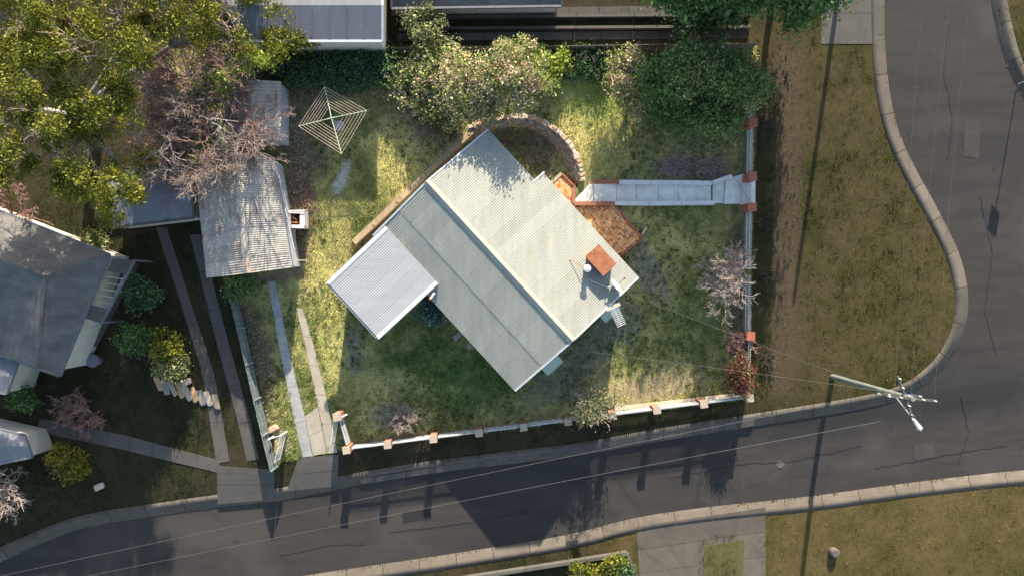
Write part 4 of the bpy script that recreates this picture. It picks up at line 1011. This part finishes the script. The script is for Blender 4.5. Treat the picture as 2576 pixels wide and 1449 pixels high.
def pal(cols, wts, clump=.5, var=.25):
    cols = np.array(cols); wts = np.array(wts)/sum(wts)
    def fn(g, n, k, K):
        ci = g.choice(len(cols), K, p=wts); own = g.choice(len(cols), n, p=wts); use = np.where(g.random(n) < clump, ci[k], own)
        return cols[use]*(1+g.uniform(-var, var, (n, 1)))
    return fn
GREEN = pal([(0.063,0.119,0.031),(0.098,0.161,0.042),(0.049,0.084,0.028),(0.140,0.196,0.049)], [4,4,2,1])
DARK = pal([(0.041,0.080,0.029),(0.065,0.123,0.043),(0.029,0.058,0.023),(0.087,0.145,0.051)], [4,4,2,1])
PINK = pal([(.17,.21,.05),(.11,.16,.042),(.40,.26,.17),(.38,.32,.13),(.50,.40,.28),(.24,.26,.07)], [3,3,2.6,2.8,2.2,2.6], .5)
GUM = pal([(0.138,0.138,0.012),(0.098,0.109,0.012),(0.196,0.172,0.015),(0.069,0.075,0.012)], [4,4,2.4,2], .6)
LIME = pal([(0.286,0.325,0.039),(0.195,0.247,0.039),(0.130,0.169,0.033)], [4,3,2])
SHADY = pal([(0.078,0.134,0.033),(0.117,0.179,0.049),(0.069,0.107,0.033),(0.176,0.187,0.066),(0.235,0.206,0.077)], [4,4,3,2,1], .6)
REDGREEN = pal([(.11,.10,.022),(.15,.035,.028),(.075,.08,.02),(.19,.055,.04),(.06,.03,.02)], [2.5,4,2,3,3], .35)
YEL = pal([(.17,.14,.012),(.12,.10,.012),(.08,.075,.012)], [4,3,2])
BLUEG = pal([(0.075,0.128,0.105),(0.112,0.180,0.150),(0.045,0.083,0.068)], [4,3,3])
OLIVE = pal([(0.182,0.195,0.065),(0.130,0.143,0.052),(0.312,0.260,0.130),(0.091,0.104,0.039)], [4,4,2,2])
def clumps(lobes, per, r, sig=.28, fill=.72):
    """clumps over and inside ellipsoid lobes (centre, radii)"""
    out = []
    for c, rad in lobes:
        for _ in range(per):
            v = rvec(r); 
            if v.z < -.35: v.z = -v.z*.6
            s = r.uniform(fill, 1.0) if r.random() < .75 else r.uniform(1.0, 1.28); j = r.uniform(.5, 1.5)*sig
            out.append((c[0]+v.x*rad[0]*s, c[1]+v.y*rad[1]*s, c[2]+v.z*rad[2]*s, j, j, j*.8))
    return out
def leafy(name, label, cat, base, lobes, n, size, colfn, seed, per=26, sig=.28, bark='bark', tr=.12, group=None, droop=0., aspect=1.6, limb=.05, twigs=0, fill=.72):
    r = random.Random(seed); base = Vector(base); t = thing(name, label, cat, base, group); segs = []
    top = sum((Vector(c) for c, _ in lobes), Vector())/len(lobes); fork = base.lerp(Vector((top.x, top.y, base.z+(top.z-base.z)*.45)), .8)
    mid = base.lerp(fork, .5)+Vector((r.uniform(-.1,.1), r.uniform(-.1,.1), 0)); segs += [(base-Vector((0,0,.2)), mid, tr*1.2, tr), (mid, fork, tr, tr*.85)]
    for c, rad in lobes:
        c = Vector(c); m1 = fork.lerp(c, .5)+rvec(r)*.25*rad[0]; segs += [(fork, m1, tr*.7, tr*.5), (m1, c, tr*.5, limb)]
        for _ in range(7): grow(segs, m1.lerp(c, r.uniform(.3,1)), rvec(r)+Vector((0,0,.3)), rad[0]*.75, limb, 2 if twigs else 1, r, up=.1)
    link('trunk', tubes_mesh('trunk', segs, 6), M[bark], t)
    link('crown', leaves_mesh('crown', clumps(lobes, per, r, sig, fill), n, size, colfn, seed, droop, aspect), M['leaf'], t); return t
def bare(name, label, cat, base, d, seed, L, rad, lev, limbs, bark, spread=.7, up=.15, kids=(3,5), decay=.62, wig=.22, minr=.008, group=None, stem=None, dirs=None):
    r = random.Random(seed); base = Vector(base); t = thing(name, label, cat, base, group); segs = []; top = base
    if stem:
        top = base+Vector(stem); segs.append((base-Vector((0,0,.2)), base.lerp(top,.5)+Vector((.03,.02,0)), rad*1.7, rad*1.5)); segs.append((base.lerp(top,.5)+Vector((.03,.02,0)), top, rad*1.5, rad*1.3))
        link('trunk', tubes_mesh('trunk', segs, 7), M[bark], t); segs = []
    for i in range(limbs):
        a = 2*math.pi*i/limbs+r.uniform(-.3,.3); dd = Vector((math.cos(a)*d[0], math.sin(a)*d[0], d[1]*r.uniform(.6,1.3)))
        if dirs: dd = Vector(dirs[i % len(dirs)])+rvec(r)*.2
        grow(segs, top if stem else base+Vector((math.cos(a)*.06, math.sin(a)*.06, 0)), dd.normalized(), L*r.uniform(.75,1.15), rad, lev, r, spread, up, kids, 3, decay, wig, minr)
    link('branches', tubes_mesh('branches', segs, 4), M[bark], t); return t
def lob(px, py, z, rx, ry, rz_): p = W(px, py, z); return (tuple(p), (rx, ry, rz_))

# flowering shrub trees at the back
b = G(1165,235); b.z = gz(b.x, b.y)
leafy('flowering_tree', 'broad pink tipped green tree behind the house roof', 'tree', G(1175,258), [lob(1035,215,1.5,1.1,1.6,.5), lob(1090,185,2.2,1.4,1.4,.8), lob(1175,200,4.2,1.5,1.6,1.2), lob(1110,262,1.7,1.5,1.2,.6), lob(1200,262,3.2,1.4,1.1,1.1)], 15000, .17, PINK, 21, 34, .27)
leafy('flowering_tree', 'pink tipped green tree right of the broad one, over the stone wall', 'tree', G(1280,245), [lob(1260,190,4.3,1.5,1.5,1.2), lob(1315,185,4.2,1.3,1.6,1.2), lob(1290,232,3.5,1.4,1.2,1.1), lob(1215,235,3.2,1.0,1.0,1.0)], 16000, .125, PINK, 22, 34, .26)
leafy('shrub', 'small lime green shrub beside the pink tipped trees', 'shrub', G(1378,190), [lob(1376,168,1.7,.8,1.0,.6), lob(1405,158,1.6,.6,.5,.4)], 2200, .16, LIME, 23, 22, .22)
leafy('shrub', 'low dark shrub in the gap behind the sunny lawn', 'shrub', G(1470,185), [lob(1450,165,1.2,1.0,.8,.4), lob(1500,160,1.2,.9,.8,.4)], 2800, .15, DARK, 24, 24, .24)
leafy('flowering_tree', 'sunlit pink tipped shrub at the left of the dark back corner trees', 'tree', G(1590,235), [lob(1575,175,2.7,1.0,1.1,.8), lob(1590,225,2.3,1.1,1.1,.8), lob(1605,262,1.9,.9,.7,.6)], 7500, .125, PINK, 25, 32, .24)
# shaded hedge
for i, (x, lab) in enumerate(((700,'left'),(800,'middle'),(910,'right'))):
    leafy('hedge_shrub', 'dark green clipped hedge behind the clothes line, %s third' % lab, 'hedge', G(x,205), [lob(x-30+k*30,178+R.uniform(-6,6),1.55,.9,1.1,.65) for k in range(4)], 7000, .13, DARK, 30+i, 28, .24, group='hedge along the back fence')
# dark back corner trees
corner = [(1665,205,4.4,'leftmost'),(1735,175,4.9,'second from left'),(1810,185,4.9,'third from left'),(1848,205,4.4,'rightmost'),(1700,275,2.8,'front left'),(1800,285,2.8,'front right')]
for i, (x, y, z, lab) in enumerate(corner):
    leafy('bushy_tree', 'shaded green bushy tree in the back corner, %s of the clump' % lab, 'tree', G(x-(x-CX)*.05, y+20), [lob(x+R.uniform(-34,min(34,1884-x)), y+R.uniform(-28,30), z+R.uniform(-1.3,.4), R.uniform(.6,1.2), R.uniform(.6,1.1), R.uniform(.6,1.0)) for _ in range(7)], 11000, .14, SHADY if i % 2 else GREEN, 40+i, 30, .28, group='bushy trees in the back corner')
# tall dark trees beyond the top right of the block
def lobp(px, py, z, rx, ry, rz_): return (((px-CX)*S, (CY-py)*S, z), (rx, ry, rz_))
for i, (x, y, z, lab) in enumerate(((1800,48,5.9,'left'),(1925,40,5.9,'right'),(1688,52,5.2,'far left'))):
    leafy('dark_tree', 'tall dark green tree at the top edge, %s one' % lab, 'tree', ((x-CX)*S, (CY-y)*S, gz((x-CX)*S, (CY-y)*S)), [lobp(x+R.uniform(-46,46), y+R.uniform(-40,30), z+dz, 1.7, 1.6, 1.5) for dz in (-2.4,-1.8,-1,-.3,.5,1.1,1.4)], 14000, .22, GREEN, 50+i, 34, .36, tr=.2)
leafy('shrub', 'round olive shrub in the yard at the top edge', 'shrub', G(1075,85), [lob(1072,75,2.4,1.0,1.0,.9)], 2600, .15, OLIVE, 56, 40, .22)
leafy('shrub', 'bushy shrub hiding the corner of the top left outbuilding', 'shrub', G(740,110), [lob(700,92,3.6,1.0,.8,.8), lob(750,100,3.4,.9,.7,.8)], 3800, .16, GUM, 57, 30, .24)
# big gum tree at the top left: pale limbs, leaf masses with gaps
gr = random.Random(5); gb_ = G(250,330)
gum = thing('gum_tree', 'huge spreading gum tree with pale limbs filling the top left corner', 'tree', gb_)
nodes = [(70,60,8),(170,40,8.4),(290,30,7.4),(410,60,5.4),(60,180,8.4),(190,150,8.8),(310,130,7.4),(110,300,8.4),(40,400,7.6),(225,390,7.6),(310,420,5.6),(170,470,6.8),(-60,100,8),(-70,260,8),(120,-60,8.5),(380,-60,6),(570,25,4.6),(610,70,4.4),(290,310,6.6)]
tw = []; segs = []; fork = Vector((gb_.x-.2, gb_.y+.3, 3.2)); segs += [(gb_-Vector((0,0,.3)), fork, .42, .34)]; lobes = []
hubs = [W(150,150,6.2), W(310,110,5.4), W(210,330,5.6), W(440,110,4.0), W(60,300,6.0)]
for h in hubs: m1 = fork.lerp(h, .5)+rvec(gr)*.5; segs += [(fork, m1, .26, .2), (m1, h, .2, .15)]
for x, y, z in nodes:
    c = W(x, y, z); h = min(hubs, key=lambda q: (q-c).length); m1 = h.lerp(c, .5)+rvec(gr)*.7; segs += [(h, m1, .14, .10), (m1, c+Vector((0,0,.1)), .10, .06)]
    for _ in range(5): grow(tw, m1.lerp(c, gr.uniform(.2,1)), rvec(gr)+Vector((0,0,.1)), 1.5, .045, 2, gr, up=.05, kids=(2,4), minr=.012)
    for _ in range(6):
        o_ = Vector((gr.gauss(0,1.35), gr.gauss(0,1.35), gr.gauss(.3,.6))); q_ = gr.uniform(.45,1.0); lobes.append((tuple(c+o_), (q_,q_,q_*.6)))
link('limbs', tubes_mesh('limbs', segs, 6), M['bark_white'], gum)
link('twigs', tubes_mesh('twigs', tw, 4), M['bark_brown'], gum)
link('crown', leaves_mesh('crown', clumps(lobes, 11, gr, .2, .4), 88000, .165, GUM, 60, .7, 2.6), M['leaf'], gum)
# bare reddish trees between gum and sheds
bare('bare_tree', 'brown bare tree spreading its twigs over both sheds', 'tree', G(612,366), (.9,.55), 61, 2.8, .075, 4, 12, 'bark_brown', .75, .12, (3,5), .60, .22, .010, stem=(-.15,.1,1.5))
bare('bare_tree', 'reddish bare tree beside the small shed under the gum', 'tree', G(545,290), (.9,.6), 62, 2.7, .06, 4, 12, 'bark_red', .75, .12, (3,5), .62, .24, .010, stem=(-.1,.1,1.2))
bare('bare_tree', 'pale twisted dead limbs at the edge of the gum tree', 'tree', G(520,330), (.9,.7), 63, 2.6, .09, 3, 6, 'bark_white', .7, .1, (2,4), .62, .3, .014, stem=(-.2,.1,1.6))
bare('bare_tree', 'grey bare tree whose twigs cover the north end of the garage', 'tree', G(560,430), (.95,.5), 64, 2.1, .06, 4, 10, 'bark_brown', .75, .12, (3,4), .62, .22, .010, stem=(0,.1,2.0))
bare('bare_tree', 'reddish brown bare shrub left of the garage gable at the gum edge', 'tree', G(455,420), (.9,.6), 65, 1.9, .06, 3, 10, 'bark_red', .75, .12, (3,5), .62, .24, .012, stem=(-.1,.1,1.0))
bare('bare_tree', 'dusky bare tree at the top left corner of the block', 'tree', G(500,215), (.9,.55), 67, 2.4, .06, 4, 11, 'bark_brown', .75, .12, (3,4), .62, .24, .010, stem=(0,.1,1.2))
leafy('wattle', 'bright yellow green wattle between the bare trees at the top left of the block', 'tree', G(585,220), [lob(520,250,3.6,.9,1.0,.8), lob(560,190,4.2,1.0,.9,.8), lob(640,160,4.2,1.0,.6,.6), lob(520,385,3.0,.6,.7,.5)], 6500, .17, LIME, 66, 34, .2, droop=.5, aspect=3)
# yard shrubs and bare trees
bare('bare_tree', 'white barked bare tree leaning over the side fence', 'tree', G(1856,716), (1,.5), 173, 2.0, .05, 4, 15, 'bark_pink', .65, .05, (3,4), .6, .2, .0075, stem=(.22,.1,1.2), dirs=[(-1,.9,.4),(-1.3,.4,.25),(-1.4,0,.3),(-1.3,-.4,.25),(-1.0,-.9,.25),(-1.1,.7,.6),(-.9,.3,.9),(-.6,.9,.6)])
bare('bare_shrub', 'rounded pinkish bare shrub by the front picket fence', 'shrub', G(1017,1055), (.8,.7), 72, .62, .018, 4, 16, 'bark_pink', .7, .2, (3,4), .66, .22, .006)
bare('bare_shrub', 'red brown bare shrub beside the brick pier of the side fence', 'shrub', G(1852,872), (.7,.8), 73, .7, .018, 4, 14, 'bark_red', .7, .2, (3,4), .66, .22, .006)
leafy('shrub', 'red and yellow leaved shrub in the front corner of the fences', 'shrub', G(1845,940), [lob(1864,925,1.1,.65,.7,.7), lob(1868,965,1.0,.6,.6,.6), lob(1850,950,.8,.6,.6,.6)], 4200, .10, REDGREEN, 74, 34, .17, tr=.05, limb=.02)
bare('young_tree', 'sparse young tree at the front fence with a few olive leaves', 'tree', G(1492,1012), (.7,.9), 75, 1.25, .035, 3, 9, 'bark_pink', .65, .25, (3,4), .62, .22, .009, stem=(0,0,.5))
yt = bpy.data.objects[-1] if False else None
t = [o for o in COL.objects if o.name == 'young_tree'][0]
link('crown', leaves_mesh('crown', clumps([lob(1490,1022,1.6,1.1,1.0,.8), lob(1530,1010,1.3,.7,.7,.6), lob(1465,1045,1.1,.7,.5,.5)], 26, R, .2, .3), 1500, .11, OLIVE, 76), M['leaf'], t)
leafy('shrub', 'blue green shrub in the shaded nook under the back roof', 'shrub', G(1078,775), [lob(1070,778,.9,.75,.7,.5), lob(1095,790,.8,.5,.5,.4)], 1900, .15, BLUEG, 77, 26, .16, tr=.05, limb=.02)
leafy('shrub', 'green bush at the garage corner beside the driveway fence', 'shrub', G(612,708), [lob(600,705,1.6,.7,.7,.7), lob(618,722,1.3,.6,.7,.6), lob(592,735,1.2,.4,.4,.5)], 3600, .12, SHADY, 78, 30, .17, tr=.06, limb=.02)
# plants of the neighbours
for (px, py, z, rx, n, cf, lab, sd) in (
    (425,870,1.3,.8,2600,GUM,'yellow green shrub beside the left neighbouring drive, upper one',80),(432,915,1.1,.9,2800,OLIVE,'olive green shrub beside the left neighbouring drive, lower one',81),
    (172,1165,.9,.95,3200,YEL,'round bright yellow bush on the lower left lawn',82),(352,735,1.5,1.0,2600,DARK,'dark shrub behind the left neighbouring verandah',83),
    (345,850,1.0,.9,2400,GREEN,'low green shrub below the left neighbouring verandah',84),(60,1000,1.0,.7,1600,GREEN,'green shrub under the left neighbouring porch',86),(240,610,1.4,.6,1500,OLIVE,'olive bush at the top corner of the left neighbouring roof',85)):
    leafy('shrub', lab, 'shrub', G(px, py), [lob(px-8,py,z,rx,rx,.7*rx), lob(px+12,py+6,z*.8,rx*.8,rx*.8,.6*rx)], n, .14, cf, sd, 26, .18, tr=.05, limb=.02)
bare('bare_shrub', 'rust red bare shrub above the left neighbouring path', 'shrub', G(215,1030), (.9,.6), 87, 1.0, .03, 3, 16, 'bark_red', .7, .15, (3,5), .64, .22, .012)
bare('bare_tree', 'pinkish bare tree at the lower left edge', 'tree', G(25,1230), (.9,.6), 88, 1.5, .05, 3, 12, 'bark_pink', .7, .15, (3,5), .64, .22, .014, stem=(0,0,.6))
bare('bare_tree', 'dull red bare tree between the gum tree and the left roof', 'tree', G(60,545), (.9,.6), 89, 1.7, .05, 3, 12, 'bark_red', .7, .15, (3,5), .64, .22, .014, stem=(0,0,1.0))
for i, (py, lab) in enumerate(((200,'first'),(330,'second'),(560,'third'),(690,'fourth'),(900,'fifth'))):
    bare('bare_shrub', 'low reddish bare shrub outside the side fence, %s from the top' % lab, 'shrub', G(1930+R.uniform(-6,8), py), (.8,.5), 90+i, .5, .016, 2, 10, 'bark_dark', .7, .15, (3,4), .66, .22, .012, group='bare shrubs outside the side fence')
for i, (px, py) in enumerate(((1560,1432),(1470,1440),(1540,1418))):
    leafy('shrub', 'low garden shrub behind the pale wall at the bottom edge, %s one' % ('right','left','middle')[i], 'shrub', G(px,py), [lob(px,py,-.5,.7,.6,.5)], 1500, .13, (DARK, GUM, GUM)[i], 96+i, 24, .17, tr=.04, limb=.02)
# ------------------------------------------------------------------ grass: tufts of blades, far too many to count
def grass(name, label, poly_ok, box, dens, hgt, wid, seed, thr):
    g = np.random.default_rng(seed); x0, y0, x1, y1 = box; A = (x1-x0)*(y1-y0)*S*S; n = int(A*dens)
    px = g.uniform(x0, x1, n); py = g.uniform(y0, y1, n); ok = poly_ok(px, py)
    x = (px-CX)*S; y = (CY-py)*S
    pn = fbm(x*.9, y*.9, 4); ok &= (g.random(n) < sm(thr-.2, thr+.12, pn)+.25)
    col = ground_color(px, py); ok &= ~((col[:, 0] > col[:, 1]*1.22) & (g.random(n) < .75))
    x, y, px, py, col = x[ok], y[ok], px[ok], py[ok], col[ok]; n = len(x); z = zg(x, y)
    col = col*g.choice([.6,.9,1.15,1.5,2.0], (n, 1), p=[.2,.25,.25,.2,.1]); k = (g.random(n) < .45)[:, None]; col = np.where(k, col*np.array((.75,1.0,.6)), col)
    B = 4; V_ = []; CL = []
    for b in range(B):
        a = g.uniform(0, 2*np.pi, n); ln = g.uniform(.3, 1.0, n)*hgt; h = hgt*g.uniform(.5, 1.2, n); ox = g.normal(0, wid*1.3, (2, n))
        bx = x+ox[0]; by = y+ox[1]; dx = np.cos(a); dy = np.sin(a); w_ = wid*g.uniform(.6, 1.3, n)
        p0 = np.stack([bx-dy*w_/2, by+dx*w_/2, z-.02], -1); p1 = np.stack([bx+dy*w_/2, by-dx*w_/2, z-.02], -1); p2 = np.stack([bx+dx*ln, by+dy*ln, z+h], -1)
        V_.append(np.stack([p0, p1, p2], 1)); CL.append(np.repeat(col*g.uniform(.85,1.2,(n,1)), 3, axis=0))
    v = np.concatenate(V_).reshape(-1, 3); c = np.concatenate(CL)
    o = link(name, np_mesh(name, v, np.arange(len(v)).reshape(-1, 3), c), M['grass']); o['kind'] = 'stuff'; o['label'] = label
def hard(px, py):
    m = np.zeros(px.shape, bool)
    for p in FLAT+SHEDPOLY+NEIGHPOLY+[HOUSEPOLY]: m |= pip(px, py, p)
    return m
def yard_ok(px, py): return pip(px, py, YARD) & ~hard(px, py) & (pdist(px, py, BOT) > 16) & (pdist(px, py, line) > 9)
def verge_ok(px, py): return ~pip(px, py, YARD) & ~hard(px, py) & ~pip(px, py, ROADP) & (np.minimum(np.minimum(pdist(px, py, NP), pdist(px, py, SP)), pdist(px, py, EP))*S > .66)
grass('lawn_grass', 'patchy green and straw coloured grass of the fenced yard', yard_ok, (440,130,1900,1170), 90, .095, .04, 3, .42)
grass('panel_grass', 'green turf panel between the concrete strips at the bottom', lambda a, b: pip(a, b, PANEL), (1760,1350,1880,1500), 160, .13, .04, 5, .2)
grass('verge_grass', 'dry olive grass of the verges and neighbouring yards', verge_ok, (-100,-60,2680,1510), 26, .09, .05, 4, .45)

def tussocks(name, label, ok_fn, n, seed, box):
    g = np.random.default_rng(seed); px = g.uniform(box[0], box[2], n*6); py = g.uniform(box[1], box[3], n*6); x = (px-CX)*S; y = (CY-py)*S
    ok = ok_fn(px, py) & (fbm(x*.5+3, y*.5, 5) > .5); px, py, x, y = px[ok][:n], py[ok][:n], x[ok][:n], y[ok][:n]; n = len(x)
    B = 22; r = g.uniform(.05, .17, n); V_ = []; C_ = []; base = np.array([(.085,.12,.02),(.12,.15,.025),(.06,.09,.02)])[g.integers(0, 3, n)]*g.uniform(.8,1.3,(n,1))
    for b in range(B):
        a = g.uniform(0, 6.28, n); rr = r*np.sqrt(g.random(n)); bx = x+np.cos(a)*rr; by = y+np.sin(a)*rr; a2 = g.uniform(0, 6.28, n); h = g.uniform(.06, .14, n); L = g.uniform(.03, .1, n); w_ = .03
        z = zg(bx, by); p0 = np.stack([bx-np.sin(a2)*w_/2, by+np.cos(a2)*w_/2, z-.02], -1); p1 = np.stack([bx+np.sin(a2)*w_/2, by-np.cos(a2)*w_/2, z-.02], -1); p2 = np.stack([bx+np.cos(a2)*L, by+np.sin(a2)*L, z+h], -1)
        V_.append(np.stack([p0, p1, p2], 1)); C_.append(np.repeat(base*g.uniform(.8,1.3,(n,1)), 3, axis=0))
    v = np.concatenate(V_).reshape(-1, 3); o = link(name, np_mesh(name, v, np.arange(len(v)).reshape(-1, 3), np.concatenate(C_)), M['grass']); o['kind'] = 'stuff'; o['label'] = label
tussocks('grass_tussocks', 'darker green weed tufts dotted over the dry lawn', yard_ok, 2600, 8, (440,130,1900,1170))
def litter(name, label, spots, seed, up=.012):
    g = np.random.default_rng(seed); P = []
    for cx, cy, rx, ry, n in spots:
        px = g.normal(cx, rx, n); py = g.normal(cy, ry, n); P.append(np.stack([px, py], 1))
    P = np.concatenate(P); ok = ~hard(P[:, 0], P[:, 1]) & pip(P[:, 0], P[:, 1], YARD); P = P[ok]; n = len(P); x = (P[:, 0]-CX)*S; y = (CY-P[:, 1])*S
    rd = pip(P[:, 0], P[:, 1], ROADP); z = zg(x, y)+np.where(rd, -KH+.02, .03); a = g.uniform(0, 6.28, n); L = g.uniform(.03, .09, n); wd = L*.5
    d = np.stack([np.cos(a), np.sin(a), g.uniform(-.2,.4,n)], -1)*L[:, None]; s_ = np.stack([-np.sin(a), np.cos(a), g.uniform(-.3,.3,n)], -1)*wd[:, None]; p = np.stack([x, y, z+.02], -1)
    v = np.stack([p-d, p-s_, p+d, p+s_], 1).reshape(-1, 3); c = np.array([(.20,.13,.08),(.28,.20,.13),(.12,.08,.05),(.35,.28,.2)])[g.integers(0, 4, n)]*.9
    o = link(name, np_mesh(name, v, np.arange(len(v)).reshape(-1, 4), np.repeat(c, 4, axis=0)), M['leaf']); o['kind'] = 'stuff'; o['label'] = label
litter('leaf_litter', 'scattered dry leaves on dirt, lawns and gutters', [(760,450,18,120,1500),(850,235,90,25,900),(1100,330,80,30,700),(1740,360,100,50,1300),(1790,420,80,25,500),(1385,385,50,40,500),(640,900,30,120,800),(1050,1060,120,30,400),(1450,980,120,50,500),(1750,980,80,30,300)], 12)

def gutter_litter(lines, n, seed):
    g = np.random.default_rng(seed); P = []
    for ln in lines:
        L = [math.dist(a, b) for a, b in zip(ln[:-1], ln[1:])]; tot = sum(L)
        for a, b, l in zip(ln[:-1], ln[1:], L):
            if not (-60 < a[0] < 2640 and -60 < a[1] < 1500): continue
            k = int(n*l/1000); t = g.random(k); dn = fbm(np.full(k, a[0]*.02)+t*l*.03, np.full(k, a[1]*.02), 2); t = t[g.random(k) < sm(.4, .65, dn)]; k = len(t)
            nx_, ny_ = -(b[1]-a[1])/l, (b[0]-a[0])/l; off = np.abs(g.normal(0, 4.5, k))*1.0-2
            P.append(np.stack([a[0]+(b[0]-a[0])*t+nx_*off, a[1]+(b[1]-a[1])*t+ny_*off], 1))
    P = np.concatenate(P); n = len(P); x = (P[:, 0]-CX)*S; y = (CY-P[:, 1])*S; z = zg(x, y)-KH+.03; a = g.uniform(0, 6.28, n); L = g.uniform(.025, .06, n)
    d = np.stack([np.cos(a), np.sin(a), g.uniform(-.2,.4,n)], -1)*L[:, None]; s_ = np.stack([-np.sin(a), np.cos(a), g.uniform(-.3,.3,n)], -1)*(L*.5)[:, None]; p = np.stack([x, y, z], -1)
    v = np.stack([p-d, p-s_, p+d, p+s_], 1).reshape(-1, 3); c = np.array([(.07,.045,.025),(.10,.07,.04),(.05,.035,.02)])[g.integers(0, 3, n)]
    o = link('gutter_litter', np_mesh('gutter_litter', v, np.arange(len(v)).reshape(-1, 4), np.repeat(c, 4, axis=0)), M['leaf']); o['kind'] = 'stuff'; o['label'] = 'dry leaves and grit along the street gutters'
gutter_litter([NP, SP[::-1], EP[::-1]], 420, 31)
